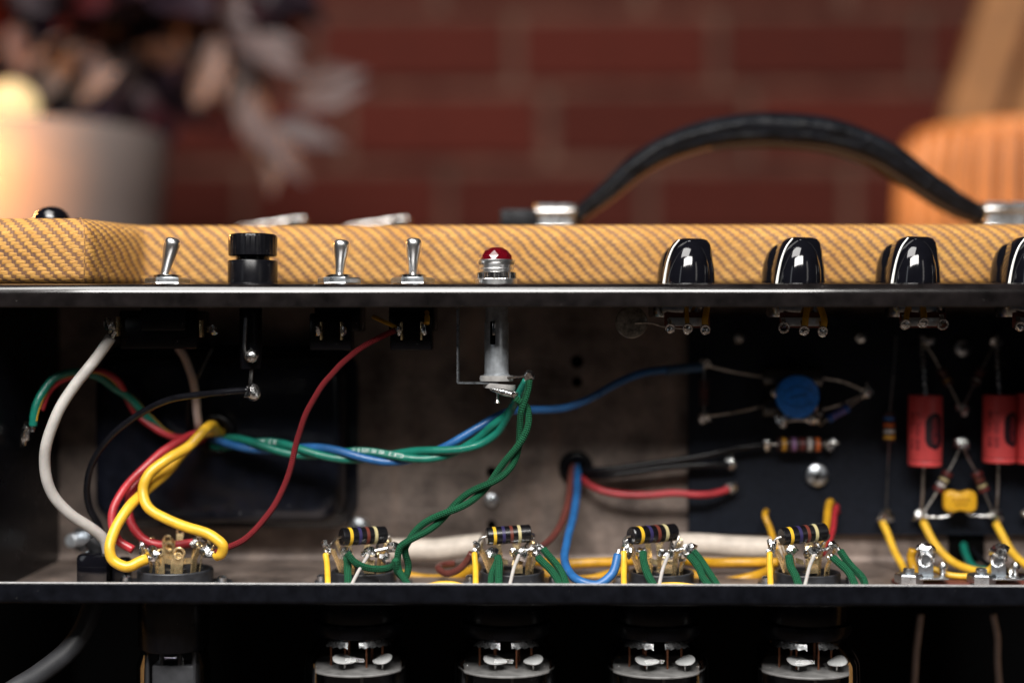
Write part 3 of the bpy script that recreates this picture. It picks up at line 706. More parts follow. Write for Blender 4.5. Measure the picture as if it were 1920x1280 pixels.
# ================================================================== wires
def path3(pts, per=10): return crom([P(*p) for p in pts], per)
WP = {}
def raw_wire(name, pp, r, mat_, parent=None, seg=12, key=None):
    """one tube with UVs (metres along, turns around)"""
    V, Fc = tube(pp, r, seg, caps=True); L = [0.0]
    for i in range(1, len(pp)): L.append(L[-1]+(pp[i]-pp[i-1]).length)
    uv = [(L[i//seg], (i % seg)/seg) for i in range(len(V))]
    # a seam of one face is harmless for fine braid
    return mk(name, (V, Fc), mat_, parent, smooth='all', uv=uv)
def wire(label, pts, wpx, mat_, name='hookup_wire', cat='wire', group=None, bare=None, per=10, jitter=0.00035, keep=None):
    pp = path3(pts, per); ym = sum(p[2] for p in pts)/len(pts); r = wpx*S(ym)/2
    if jitter:
        sd = random.random()*50
        pp = [p + Vector((noise.noise(Vector((i*.09, sd, 0))), noise.noise(Vector((i*.09, sd, 9))), noise.noise(Vector((i*.09, sd, 21)))))*jitter for i, p in enumerate(pp)]
    o = raw_wire(name, pp, r, mat_)
    tag(o, label, cat, group)
    if bare:
        for e, L in bare:
            a, b_ = (pp[0], pp[1]) if e == 0 else (pp[-1], pp[-2]); d = (a-b_).normalized()
            mk('bare_end', tube([a-d*.001, a+d*L*S(ym)], r*.5, 8), 'solder', o)
    if keep: WP[keep] = (pp, r, o)
    return o
def twist(pp, n, rad, pitch, phase=0.0, fade=(0, 0)):
    T, N, B = frames(pp, (0, -1, 0)); out = [[] for _ in range(n)]; s = 0.0; L = len(pp)
    for i, p in enumerate(pp):
        if i: s += (p-pp[i-1]).length
        for k in range(n):
            a = 2*math.pi*(s/pitch+k/n)+phase
            out[k].append(p+N[i]*math.cos(a)*rad+B[i]*math.sin(a)*rad)
    return out
def text_geo(body, size, bold=0.0):
    cu = bpy.data.curves.new('txt', 'FONT'); cu.body = body; cu.size = size; cu.align_x = 'CENTER'; cu.align_y = 'CENTER'; cu.offset = bold; cu.resolution_u = 2
    ob = bpy.data.objects.new('txt', cu); COL.objects.link(ob)
    dg = bpy.context.evaluated_depsgraph_get(); me = bpy.data.meshes.new_from_object(ob.evaluated_get(dg))
    V = [v.co.copy() for v in me.vertices]; Fc = [list(p.vertices) for p in me.polygons]
    bpy.data.objects.remove(ob); bpy.data.curves.remove(cu); bpy.data.meshes.remove(me)
    return V, Fc
def print_on_wire(key, body, s_mid, size, ang=0.0, flip=False):
    pp, r, o = WP[key]; L = [0.0]
    for i in range(1, len(pp)): L.append(L[-1]+(pp[i]-pp[i-1]).length)
    T, N, B = frames(pp, (0, -1, 0)); V, Fc = text_geo(body, size, size*.02); out = []
    for v in V:
        x, y_ = (-v.x, -v.y) if flip else (v.x, v.y)
        s = min(max(s_mid+x, 0.0), L[-1]-1e-6); i = 0
        while L[i+1] < s: i += 1
        f = (s-L[i])/(L[i+1]-L[i]); p = pp[i].lerp(pp[i+1], f); n = N[i].lerp(N[i+1], f).normalized(); b_ = B[i].lerp(B[i+1], f).normalized()
        if b_.z < 0: b_ = -b_
        a = ang + y_/r
        out.append(p + (n*math.cos(a)+b_*math.sin(a))*(r+.00006))
    mk('printed_marking', (out, Fc), 'print_white', o, smooth=False, fix=False)

# --- left group
g = 'hookup wires inside the chassis'
wire('thick white wire curving down the left end of the chassis', [(208, 632, .022), (180, 672, .022), (140, 722, .020), (108, 775, .018), (88, 830, .018), (84, 880, .020), (98, 925, .022), (130, 962, .026), (168, 988, .030), (196, 1012, .034), (206, 1050, .036)], 21, 'white_pvc', group=g, bare=((0, 14),))
wire('pinkish white wire dropping into the hole of the transformer cover', [(326, 640, .060), (345, 668, .060), (360, 706, .061), (367, 750, .063), (371, 790, .066), (376, 815, .0765)], 15, 'ivory_pvc', group=g)
wire('long glossy black wire arching from the fuse terminal down to the left', [(466, 732, .020), (420, 735, .022), (368, 740, .026), (310, 752, .030), (258, 778, .034), (212, 815, .036), (178, 858, .038), (163, 905, .040), (168, 950, .042), (186, 988, .044), (196, 1030, .046)], 13, 'black_pvc', group=g, bare=((0, 8),))
wire('thin black wire beside the pinkish white wire on the transformer', [(398, 650, .060), (378, 690, .062), (362, 730, .066), (352, 760, .068), (352, 785, .070), (360, 812, .0765)], 9, 'black_pvc', group=g)
wire('green wire with yellow stripe looping over to the left end lug', [(62, 798, .040), (66, 770, .040), (78, 738, .042), (100, 710, .045), (135, 697, .048), (180, 705, .052), (215, 728, .056), (245, 748, .060), (275, 782, .064), (310, 812, .068), (345, 826, .071), (385, 826, .076)], 15, 'green_pvc', group=g, bare=((0, 10),), keep='gy')
pp, r, o = WP['gy']; T, N, B = frames(pp, (0, -1, 0))
seg_ = [p+(n*math.cos(1.0+i*.045)+b_*math.sin(1.0+i*.045))*r*.93 for i, (p, n, b_) in enumerate(zip(pp, N, B))]
mk('yellow_stripe', tube(seg_[4:-6], r*.2, 6), 'amber_pvc', o)
wire('red and yellow striped wire twisted with the green one at the left', [(76, 768, .044), (88, 738, .046), (112, 715, .048), (150, 702, .050), (190, 697, .052), (218, 712, .054), (236, 742, .060), (252, 772, .064), (285, 800, .064), (322, 818, .066), (350, 822, .070), (390, 818, .0765)], 13, 'red_pvc', group=g, keep='ry')
pp, r, o = WP['ry']; T, N, B = frames(pp, (0, -1, 0))
seg_ = [p+(n*math.cos(-1.4+i*.05)+b_*math.sin(-1.4+i*.05))*r*.93 for i, (p, n, b_) in enumerate(zip(pp, N, B))]
mk('yellow_stripe', tube(seg_[2:62], r*.25, 6), 'amber_pvc', o)
wire('upper red wire curling from the transformer hole to the left socket lug', [(398, 812, .0745), (372, 812, .062), (345, 822, .054), (310, 842, .048), (270, 878, .042), (232, 918, .038), (212, 955, .034), (210, 985, .032), (222, 1012, .030), (250, 1030, .029)], 16, 'red_pvc', group=g)
wire('inner red wire curling under the yellow pair to the back socket lug', [(384, 818, .0745), (350, 838, .060), (312, 860, .054), (275, 888, .050), (250, 915, .046), (241, 950, .044), (248, 985, .042), (272, 1012, .042), (310, 1022, .042), (364, 1017, .042)], 16, 'red_pvc', group=g)
wire('thick yellow wire bending down to the right lug of the rectifier socket', [(414, 822, .0755), (398, 797, .060), (384, 806, .052), (352, 838, .046), (312, 862, .040), (280, 888, .036), (268, 920, .034), (278, 950, .032), (310, 972, .030), (352, 988, .028), (395, 1003, .026), (418, 1022, .025), (414, 1038, .026), (404, 1042, .027)], 20, 'yellow_pvc', group=g)
wire('thick yellow wire hooking round to the front lug of the rectifier socket', [(416, 812, .0750), (400, 808, .066), (375, 815, .062), (345, 845, .056), (312, 885, .048), (275, 918, .040), (240, 952, .030), (216, 992, .024), (206, 1025, .021), (212, 1050, .020), (236, 1062, .020), (258, 1054, .022), (274, 1048, .024)], 20, 'yellow_pvc', group=g, bare=((1, 14),))
wire('long dark red cloth wire sweeping from the right toggle to the rectifier socket', [(742, 620, .019), (712, 632, .020), (672, 656, .022), (632, 690, .024), (598, 732, .026), (572, 780, .028), (556, 830, .030), (545, 878, .030), (527, 925, .030), (498, 970, .028), (458, 1010, .026), (404, 1036, .026)], 11.5, 'red_cloth', group=g, bare=((0, 8), (1, 10)), per=14)

# --- twisted green / green / blue bundle
pp = path3([(398, 828, .0745), (440, 830, .064), (500, 836, .058), (570, 845, .054), (650, 852, .051), (730, 857, .048), (800, 852, .045), (860, 838, .042), (905, 820, .039), (935, 800, .036)], 16)
ph = 0.9
tw = twist(pp, 3, .0021, .062, ph)
k1 = [q for q in tw[0]] + path3([(958, 768, .033), (975, 735, .029), (988, 712, .0235)], 8)
k2 = [q for q in tw[1]] + path3([(950, 782, .036), (962, 760, .032), (968, 746, .0235)], 8)
blue_i = 2
kb = [q for q in tw[2]][:-36] + path3([(905, 796, .044), (950, 772, .050), (1000, 768, .056), (1055, 766, .060), (1105, 748, .064), (1150, 722, .068), (1200, 700, .074), (1255, 692, .082), (1316, 688, .087)], 10)
def clean(q, n=2):
    q = [v.copy() for v in q]
    for _ in range(n*6): q = [q[0]]+[(q[i-1]+q[i]*2+q[i+1])/4 for i in range(1, len(q)-1)]+[q[-1]]
    return q
for key, kk, lab, mt in (('ga', k1, 'glossy green wire of the twisted bundle ending at the outer lamp lug', 'green_pvc'), ('gb', k2, 'glossy green wire of the twisted bundle ending at the lower lamp lug', 'green_pvc'), ('bl', kb, 'blue wire leaving the twisted green bundle for the black board', 'blue_pvc')):
    kk = clean(kk, 2); r = 15.5*S(.05)/2
    o = raw_wire('hookup_wire', kk, r, mt); tag(o, lab, 'wire', g); WP[key] = (kk, r, o)
    if key == 'bl': mk('sleeve', tube(path3([(1248, 694, .0805), (1285, 690, .0845), (1314, 688, .087)], 6), r*1.25, 12), 'sleeve_blue', o)
print_on_wire('ga', '1013 1000V-MW', 0.030, .0026, 0.25, True)
print_on_wire('gb', '1015 3201S01001 E13TD', 0.085, .0024, 0.35, False)

# --- green cloth twisted pair from the lamp to the first socket
pp = path3([(984, 760, .022), (982, 800, .023), (965, 850, .024), (930, 895, .024), (880, 932, .023), (825, 970, .021), (778, 1002, .020), (752, 1028, .020)], 16)
tw = twist(pp, 2, .0017, .040, 0.6)
ca = path3([(992, 712, .0215), (991, 735, .0215)], 5) + tw[0] + path3([(744, 1046, .020), (748, 1070, .019), (762, 1090, .017), (770, 1110, .016)], 8)
cb_ = path3([(966, 746, .0205), (976, 755, .021)], 5) + tw[1] + path3([(762, 1044, .023), (766, 1062, .024), (760, 1082, .022), (744, 1070, .019), (742, 1050, .018), (735, 1062, .020), (700, 1066, .022), (668, 1056, .022), (650, 1036, .022)], 8)
for kk, lab in ((ca, 'green cloth wire of the twisted pair dropping past the first tube socket'), (cb_, 'green cloth wire of the twisted pair looping into the first tube socket')):
    o = raw_wire('hookup_wire', clean(kk, 1), 13.2*S(.021)/2, 'green_cloth', seg=14); tag(o, lab, 'wire', 'green cloth heater wires')

# --- ground lug at the left end
c = P(46, 806, .040)
th = thing('ground_lug', c, 'soldered ground lug on the black left end plate', 'lug')
mk('tab', strip([P(50, 790, .040), P(44, 810, .041), P(40, 836, .042)], (0, 1, 0), .004, .0006), 'nickel', th)
mk('solder_joint', blob(P(47, 812, .039), .0018, 2, .5, (.8, 1, 2.2)), 'solder', th)
# --- black mains switch body with its two lugs
c = P(300, 618, .030)
th = thing('mains_switch_body', Vector((c.x, .036, c.z)), 'dark rectangular body of the left toggle switch with side lugs', 'switch body')
mk('case', box((c.x, .038, c.z), (148*S(.03), .022, 72*S(.03)), bev=.001), 'black_plastic', th)
mk('lug', box(P(222, 612, .026), (.0010, .004, .008), bev=.0003), 'brass', th)
mk('lug', box(P(378, 616, .026), (.0012, .004, .007), bev=.0003), 'brass', th)
mk('solder_joint', blob(P(206, 612, .024), .0026, 11, .45, (.9, .9, 1.3)), 'solder', th)
mk('solder_joint', blob(P(398, 618, .026), .0020, 12, .45), 'solder', th)
# --- strain relief and bolt, lower left
c = P(176, 1062, .034)
th = thing('strain_relief', Vector((c.x, .036, Z(-.1016))), 'black cable strain relief with clamp in the lower left corner', 'strain relief')
mk('bushing', box((c.x, .037, (zpx(1042, .03)+Z(-.1016))/2), (.0135, .013, zpx(1042, .03)-Z(-.1016)), bev=.002), 'black_gloss', th)
mk('clamp', box((c.x+.010, .040, (zpx(1046, .03)+Z(-.1016))/2-.001), (.006, .011, .0105), bev=.0015), 'black_plastic', th)
mk('sleeve_end', tube([P(170, 1012, .044), P(180, 1024, .044), P(190, 1040, .044)], 15*S(.044), 14), 'grey_rubber', th)
c = P(154, 1008, .085)
th = thing('bolt', c, 'small round bolt end in front of the lower left back corner', 'bolt')
mk('shank', lathe([(.0031, 0), (.0031, .010), (.0026, .0105), (0, .0105)], 18, P(158, 1008, .085), (-.3, -1, 0)), 'dull_aluminium', th)
mk('nut', lathe([(.0056, 0), (.0056, .004), (0, .004)], 6, P(160, 1010, .0835), (-.3, -1, 0)), 'zinc', th, smooth=False)

# ================================================================== sockets
ZF = Z(-.1016)
def lug_at(th, c, rad, ang, h, lean, wd=.0028, ring=True, mat_='brass'):
    d = Vector((math.cos(ang), math.sin(ang), 0)); w_ = Vector((-d.y, d.x, 0))
    b0 = c+d*rad; pts = [b0-Vector((0, 0, .003)), b0+Vector((0, 0, h*.45))+d*lean*.25, b0+Vector((0, 0, h))+d*lean]
    lg = mk('lug', strip(pts, w_, wd, .0004), mat_, th)
    if ring: mk('lug_eye', torus(pts[-1]+Vector((0, 0, .0007)), .0013, .00045, d+Vector((0, 0, .25)), 14, 6), mat_, lg)
    return pts[-1]
def octal(px, y, r, rimpy, label, name='tube_socket'):
    s = S(y, px); c = P(px, rimpy, y); c.z = zpx(rimpy, y); R0 = r*s; h = c.z-ZF
    th = thing(name, Vector((c.x, y, ZF)), label, 'tube socket', 'tube sockets on the chassis floor')
    mk('socket_body', lathe([(R0*1.02, 0), (R0*1.02, h*.2), (R0, h*.3), (R0, h*.93), (R0*.975, h), (R0*.91, h), (R0*.88, h*.93), (R0*.86, h*.55), (R0*.3, h*.55), (R0*.28, h*.95), (0, h*.95)], 48, (c.x, y, ZF)), 'socket_plastic', th)
    mk('mounting_saddle', loft([[Vector((c.x+x_, y+y_, ZF+.0003+dz)) for x_, y_ in rrect(R0*3.0, R0*1.15, R0*.5, 6)] for dz in (0, .0011)]), 'socket_plastic', th)
    for sx in (-1, 1):
        mk('mounting_screw', lathe([(.0020, 0), (.0020, .0022), (.0012, .0028), (0, .0028)], 14, (c.x+sx*R0*1.28, y-.002, ZF+.0014)), 'zinc', th)
    return th, Vector((c.x, y, c.z)), R0
# rectifier
th, c, R0 = octal(329, .036, 70, 1067, 'wider left tube socket where the yellow and red wires are soldered')
for a, hh, ln in ((250, .0075, .001), (200, .009, .004), (150, .010, .004), (95, .013, .002), (55, .014, .004), (10, .010, .004), (330, .010, .004), (290, .006, .001)):
    lug_at(th, c, R0*.62, R(a), hh, ln)
q = P(331, 1052, .026); mk('front_tab', strip([P(331, 1074, .0275), P(332, 1050, .0265), P(335, 1040, .026)], (1, 0, 0), .0050, .0005), 'brass', th)
mk('lug_eye', torus(P(336, 1036, .0258), .0021, .0006, (0, 1, .3)), 'brass', th)
mk('back_tab', strip([P(318, 1052, .040), P(317, 1030, .040), P(316, 1012, .040)], (1, 0, 0), .0055, .0005), 'brass', th)
mk('bridge_tab', strip([P(308, 1050, .038), P(325, 1053, .037), P(360, 1050, .038)], (0, 0, 1), .0024, .0005), 'brass', th)
for k, (a, b_, y_) in enumerate(((315, 1012, .039), (318, 1025, .0385))): mk('lug_eye', torus(P(a, b_, y_), .0018, .0006, (0, 1, .3)), 'brass', th)
for k, (a, b_, y_, r_, sq) in enumerate(((284, 1036, .026, .0028, (1, .9, 1.1)), (368, 1018, .041, .0028, (1.3, .9, 1)), (388, 1034, .028, .0029, (1.2, .9, 1)), (266, 1026, .030, .0014, (.8, .9, 2.2)))):
    mk('solder_joint', blob(P(a, b_, y_), r_, k+30, .45, sq), 'solder', th)
for k, pts in enumerate((((288, 1040, .025), (298, 1052, .026), (303, 1070, .029)), ((278, 1046, .027), (284, 1060, .028), (282, 1072, .029)), ((372, 1022, .040), (367, 1045, .036), (362, 1062, .032)), ((396, 1030, .027), (402, 1022, .027), (408, 1020, .028)))):
    mk('bare_wire', tube(path3(pts, 5), .0006, 6), 'brass', th)

def axial(label, a, b_, rad, bands, body_mat, leads, name='resistor', cat='resistor', group=None, waist=False, bw=.055):
    """a, b_: ends of the body in the scene; leads: list of point lists"""
    ax = b_-a; L = ax.length
    th = thing(name, a.lerp(b_, .5), label, cat, group)
    if waist: pr_ = [(rad*.5, 0), (rad*.95, L*.03), (rad*1.08, L*.10), (rad*1.08, L*.2), (rad*.92, L*.28), (rad*.92, L*.72), (rad*1.08, L*.8), (rad*1.08, L*.9), (rad*.95, L*.97), (rad*.5, L)]
    else: pr_ = [(rad*.9, 0), (rad, L*.02), (rad, L*.98), (rad*.9, L)]
    mk('body', lathe(pr_, 24, a, ax), body_mat, th)
    for f, mt in bands:
        rb = rad*1.02 if not waist else rad*(1.10 if (f < .24 or f > .76) else .96)
        mk('colour_band', lathe([(rad*.8, L*(f-bw/2)), (rb, L*(f-bw/2)), (rb, L*(f+bw/2)), (rad*.8, L*(f+bw/2))], 24, a, ax), mt, th)
    for lp in leads: mk('lead', tube(crom(lp, 6), .00042 if rad < .0034 else .0005, 8), 'tinned_wire', th)
    return th
ordw = ('first', 'second', 'third', 'fourth')
for i, (cx, roff, rdy) in enumerate(((682, -42, 3), (960, -48, 2), (1240, -57, 1), (1514, -49, 3))):
    y = .040; rim = 1069
    th, c, R0 = octal(cx, y, 61, rim, f'{ordw[i]} of the four power tube sockets counted from the left')
    rv = random.Random(i*17+2); jx = lambda: rv.uniform(-5, 5)
    for a, hh, ln in ((215, .007, .002), (175, .010, .003), (130, .011, .003), (85, .010, .002), (45, .010, .003), (5, .009, .003), (325, .007, .002)):
        lug_at(th, c, R0*.62, R(a+rv.uniform(-10, 10)), hh*rv.uniform(.8, 1.2), ln*rv.uniform(.4, 1.5), .0026)
    def Q(dx, py, yy): return P(cx+dx, py, yy)
    mk('front_tab', strip([Q(10, 1074, .0325), Q(10, 1058, .032), Q(11, 1050, .0335)], (1, 0, 0), .0044, .0005), 'brass', th)
    mk('side_tab', strip([Q(-36, 1072, .034), Q(-38, 1050, .033), Q(-34, 1030, .033)], (1, .3, 0), .0034, .0005), 'brass', th)
    mk('bent_tab', strip([Q(-22, 1050, .036), Q(-8, 1054, .036)], (0, 1, .6), .003, .0005), 'brass', th)
    for k, (dx, py, yy, r_, sq) in enumerate(((-68, 1022, .030, .0016, (1, 1, 1.5)), (-33, 1034, .029, .0023, (1.1, 1, 1)), (-66, 1036, .0295, .0015, (1, 1, 1.6)), (12, 1036, .030, .0024, (1.1, .9, .9)), (-2, 1037, .034, .0018, (1, 1, 1)), (22, 1030, .036, .0016, (.7, 1, 1.6)), (50, 1024, .032, .0021, (1.2, 1, .9)), (44, 1042, .031, .0019, (1, 1, .9)))):
        mk('solder_joint', blob(Q(dx+jx(), py+jx()*.7, yy), r_*rv.uniform(.8, 1.2), k*3+i*11, .5, sq), 'solder', th)
    mk('jumper_wire', tube(crom([Q(14, 1033, .030), Q(30, 1030, .031), Q(48, 1026, .032)], 6), .0007, 8), 'solder', th)
    for pts in (((-62, 1028), (-52, 1050), (-44, 1072)), ((46, 1044), (40, 1058), (36, 1070)), ((-56, 1030), (-50, 1046), (-40, 1066))):
        mk('bare_wire', tube(crom([Q(pts[0][0], pts[0][1], .031), Q(pts[1][0], pts[1][1], .033), Q(pts[2][0], pts[2][1], .034)], 5), .0006, 6), 'brass', th)
    a = Q(roff, 1006+rdy-3, .030+rv.uniform(-.002, .002)); b_ = Q(roff+82, (1002, 999, 997, 996)[i], .036+rv.uniform(-.003, .004))
    axial(f'fat black resistor with yellow, violet, red and gold bands over the {ordw[i]} power socket', a, b_, 16.5*S(.033), ((.17, 'b_yellow'), (.37, 'b_violet'), (.55, 'b_red'), (.73, 'b_gold')), 'carbon_black',
          [[a, Q(roff-9, 1006+rdy, .030), Q(roff-14, 1014, .030), Q(-67, 1026, .030)], [b_, Q(roff+90, 1004, .037), Q(26, 1022, .036), Q(22, 1034, .036)]], group='cathode resistors on the power sockets', bw=.07)
    wire(f'short yellow wire standing at the left edge of the {ordw[i]} power socket', [(cx-71, 1037+jx()*.6, .0285), (cx-69+jx()*.6, 1060, .024), (cx-67+jx(), 1104, .012)], 11.5, 'yellow_pvc', group='short yellow socket wires', bare=((0, 8),))
    gs = [(cx-31+jx(), 1040+jx(), .028), (cx-28+jx(), 1062, .023), (cx-22+jx(), 1082, .018), (cx-16+jx()*2, 1110, .012)]
    if i == 0: gs = [(cx-32, 1046, .028), (cx-30, 1066, .024), (cx-29, 1085, .018), (cx-28, 1110, .012)]
    o = wire(f'short green cloth wire in front of the {ordw[i]} power socket', gs, 15, 'green_cloth', group='green cloth heater wires', bare=((0, 5),))
    if i == 1: wire('second green cloth strand in front of the second power socket', [(cx-26, 1048, .0275), (cx-38, 1075, .021), (cx-42, 1110, .012)], 12, 'green_cloth', group='green cloth heater wires')
    wire(f'thin white wire slanting down in front of the {ordw[i]} power socket', [(cx+13 if i else cx+8, 1040, .028), (cx+3 if i else cx-8, 1066, .021), (cx-6 if i else cx-28, 1106, .011)], 7, 'white_pvc', group='thin white socket wires', bare=((0, 6),))
    if i:
        wire(f'upper green cloth wire running down right of the {ordw[i]} power socket', [(cx+60+jx(), 1032+jx(), .029), (cx+82+jx(), 1060, .025), (cx+100+jx(), 1085, .019), (cx+114+jx()*2, 1112, .013)], 14, 'green_cloth', group='green cloth heater wires', bare=((0, 7),))
        wire(f'lower green cloth wire running down right of the {ordw[i]} power socket', [(cx+51+jx(), 1046+jx(), .028), (cx+70+jx(), 1068, .023), (cx+86+jx(), 1088, .018), (cx+98+jx()*2, 1112, .012)], 14, 'green_cloth', group='green cloth heater wires', bare=((0, 6),))
# wires behind and between the sockets
wire('thick cream sleeved lead between the first and second power sockets', [(728, 1030, .078), (770, 1030, .078), (820, 1030, .077), (862, 1025, .076), (905, 1020, .075)], 42, 'cream_sleeve', jitter=0.0, name='sleeved_lead', group='cream sleeved leads')
wire('thick cream sleeved lead between the third and fourth power sockets', [(1258, 1020, .076), (1310, 1020, .077), (1370, 1024, .077), (1420, 1026, .076), (1475, 1028, .075)], 42, 'cream_sleeve', jitter=0.0, name='sleeved_lead', group='cream sleeved leads')
wire('amber wire sagging along the floor between the first and second sockets', [(752, 1076, .062), (790, 1084, .060), (830, 1084, .060), (868, 1075, .058), (898, 1062, .054)], 19, 'amber_pvc', group=g)
wire('yellow wire lying on the floor just behind the lip, second socket', [(790, 1102, .030), (820, 1094, .030), (850, 1094, .030), (880, 1104, .030)], 12, 'yellow_pvc', group=g)
wire('upper amber wire running between the second and third sockets', [(1000, 1052, .060), (1060, 1056, .064), (1110, 1054, .064), (1170, 1052, .060), (1200, 1050, .056)], 18, 'amber_pvc', group=g)
wire('lower amber wire sagging between the second and third sockets', [(1015, 1072, .060), (1060, 1086, .060), (1105, 1086, .060), (1145, 1076, .058), (1175, 1066, .054)], 17, 'amber_pvc', group=g)
wire('upper amber wire running between the third and fourth sockets', [(1285, 1050, .058), (1340, 1054, .064), (1400, 1054, .064), (1460, 1054, .058)], 18, 'amber_pvc', group=g)
wire('lower amber wire sagging between the third and fourth sockets', [(1290, 1074, .060), (1330, 1088, .060), (1375, 1088, .060), (1420, 1078, .058), (1450, 1066, .054)], 18, 'amber_pvc', group=g)
wire('yellow wire lying on the floor just behind the lip, third socket', [(1195, 1104, .026), (1235, 1096, .026), (1290, 1096, .026), (1325, 1104, .026)], 8, 'yellow_pvc', group=g)
wire('short brown wire curling back beside the second power socket', [(884, 1036, .034), (876, 1050, .036), (858, 1068, .040), (836, 1074, .044), (822, 1066, .048), (830, 1058, .054), (850, 1056, .058)], 13, 'brown_pvc', group=g)
wire('brown wire dropping from the rubber grommet to the second socket', [(1078, 870, .1000), (1072, 884, .092), (1068, 920, .084), (1060, 960, .074), (1044, 995, .062), (1022, 1020, .048), (1010, 1026, .036)], 13, 'brown_pvc', group=g)
wire('blue wire dropping from the grommet and hooking up to the third socket', [(1084, 872, .1000), (1082, 890, .088), (1080, 930, .078), (1074, 970, .066), (1064, 1010, .052), (1059, 1045, .040), (1066, 1070, .030), (1090, 1090, .022), (1122, 1094, .021), (1146, 1076, .023), (1158, 1040, .028)], 16, 'blue_pvc', group=g, bare=((1, 10),))
wire('bright red wire running from the grommet to the board post', [(1082, 882, .1000), (1094, 900, .092), (1120, 916, .088), (1160, 926, .086), (1220, 927, .085), (1270, 924, .084), (1310, 927, .084), (1340, 925, .085), (1366, 916, .087)], 13, 'red_pvc', group=g)
wire('upper black wire running from the grommet to the banded resistor', [(1080, 872, .1000), (1096, 880, .092), (1140, 880, .088), (1200, 872, .086), (1270, 862, .085), (1330, 852, .085), (1380, 840, .086), (1432, 834, .087)], 13, 'black_pvc', group=g)
wire('lower black wire running from the grommet to the upper board post', [(1078, 880, .1000), (1096, 888, .094), (1130, 892, .090), (1190, 884, .087), (1250, 876, .086), (1310, 872, .086), (1366, 870, .087)], 13, 'black_pvc', group=g)
c = P(1080, 877, .0975)
o = mk('cable_grommet', join(torus(c, .0056, .0024, (0, 1, 0), 28, 10), lathe([(.0050, .0006), (0, .0007)], 20, c, (0, -1, 0))), 'black_plastic')
tag(o, 'round black rubber grommet in the steel back panel', 'grommet')

# ================================================================== component board
YB = .0935
a = P(1291, 620, YB); b_ = P(1291, 1001, YB); xr = XR-.004
bd = thing('component_board', ((a.x+xr)/2, .096, b_.z), 'black fibre component board on the back panel, carrying resistors and capacitors', 'circuit board')
mk('board_sheet', box(((a.x+xr)/2, YB+.0015, (Z(.012)+b_.z)/2), (xr-a.x, .003, Z(.012)-b_.z), bev=.0004), 'board_fibre', bd)
for px, py in ((1330, 970), (1650, 990), (1900, 660)):
    c = P(px, py, .0975); mk('standoff', lathe([(.003, 0), (.003, -.0035)], 12, c, (0, -1, 0)), 'nickel', bd)
def post(px, py, label, r=.0024, seed=1, spike=False, name='solder_post'):
    c = P(px, py, .088); th = thing(name, P(px, py, YB), label, 'solder post', 'solder posts on the black board')
    mk('turret', lathe([(.0022, 0), (.0022, .0008), (.0012, .001), (.0012, .005), (.0018, .0052), (.0018, .0060), (0, .0062)], 16, P(px, py, YB), (0, -1, 0)), 'nickel', th)
    mk('solder_joint', blob(c, r, seed, .45, (1.05, .8, 1)), 'solder', th)
    if spike: mk('wire_stub', tube([c, c+Vector((.0003, -.001, .0046))], [.0009, .0004], 6), 'solder', th)
    return c
post(1320, 682, 'dim solder post at the end of the blue wire', seed=2)
post(1321, 782, 'solder post at the bottom of the short brown resistor', seed=3, r=.0028)
post(1624, 735, 'solder post where the fan of wires right of the blue disc meets', seed=4, spike=True)
post(1436, 833, 'solder post at the left end of the banded resistor', seed=5)
post(1556, 832, 'solder post at the right end of the banded resistor', seed=6, r=.0028)
post(1371, 870, 'solder post with an upright stub where the lower black wire ends', seed=7, spike=True)
post(1371, 912, 'solder post where the bright red wire ends', seed=8, r=.0027)
post(1661, 967, 'solder post at the foot of the long thin resistor', seed=9, r=.0032)
post(1727, 967, 'solder post under the left red capacitor', seed=10, r=.0032)
post(1867, 967, 'solder post under the right red capacitor', seed=11, r=.0032)
post(1803, 832, 'bright solder post at the tip of the resistor triangle', seed=12, r=.0030)
post(1803, 766, 'solder post at the bottom of the dim resistor pair', seed=13, r=.0027)
post(1926, 962, 'solder post cut by the right edge of the picture', seed=14)
post(1385, 634, 'dim solder post at the top of the board, left of the second potentiometer', seed=15, r=.0020)
post(1612, 634, 'dim solder post at the top of the board, right of the second potentiometer', seed=16, r=.0020)
post(1738, 640, 'dim solder post above the left red capacitor', seed=17, r=.0022)
post(1866, 640, 'dim solder post above the right red capacitor', seed=18, r=.0022)
YR = .0855
def pp2(px, py): return P(px, py, YR)
gr = 'small resistors on the black board'
axial('short dark brown upright resistor at the left of the board', pp2(1320, 712), pp2(1320, 760), .0021, ((.42, 'b_red'), (.62, 'b_red')), 'brown_comp', [[pp2(1320, 686), pp2(1320, 700), pp2(1320, 714)], [pp2(1320, 758), pp2(1320, 770), pp2(1321, 780)]], group=gr)
axial('lying resistor with ochre, lilac, brown, white and orange bands', pp2(1458, 833), pp2(1540, 833), 13*S(YR), ((.13, 'b_ochre'), (.36, 'b_lilac'), (.55, 'b_brown'), (.72, 'b_white'), (.90, 'b_orange')), 'brown_comp', [[pp2(1438, 833), pp2(1448, 833), pp2(1460, 833)], [pp2(1538, 833), pp2(1548, 833), pp2(1572, 830)]], group=gr, bw=.09)
axial('tiny blue resistor slanting up to the right of the blue disc', pp2(1552, 786), pp2(1592, 763), 7*S(YR), ((.3, 'b_pink'), (.5, 'b_pink'), (.7, 'b_pink')), 'blue_film', [[pp2(1528, 792), pp2(1540, 792), pp2(1554, 785)], [pp2(1590, 764), pp2(1606, 752), pp2(1622, 738)]], group=gr, waist=True)
axial('long thin upright resistor with blue, orange, white and yellow bands', pp2(1667, 772), pp2(1667, 828), 10.5*S(YR), ((.22, 'b_blue'), (.44, 'b_orange'), (.64, 'b_white'), (.84, 'b_ochre')), 'brown_comp', [[pp2(1680, 630), pp2(1676, 690), pp2(1668, 774)], [pp2(1667, 826), pp2(1664, 900), pp2(1661, 964)]], group=gr, bw=.12)
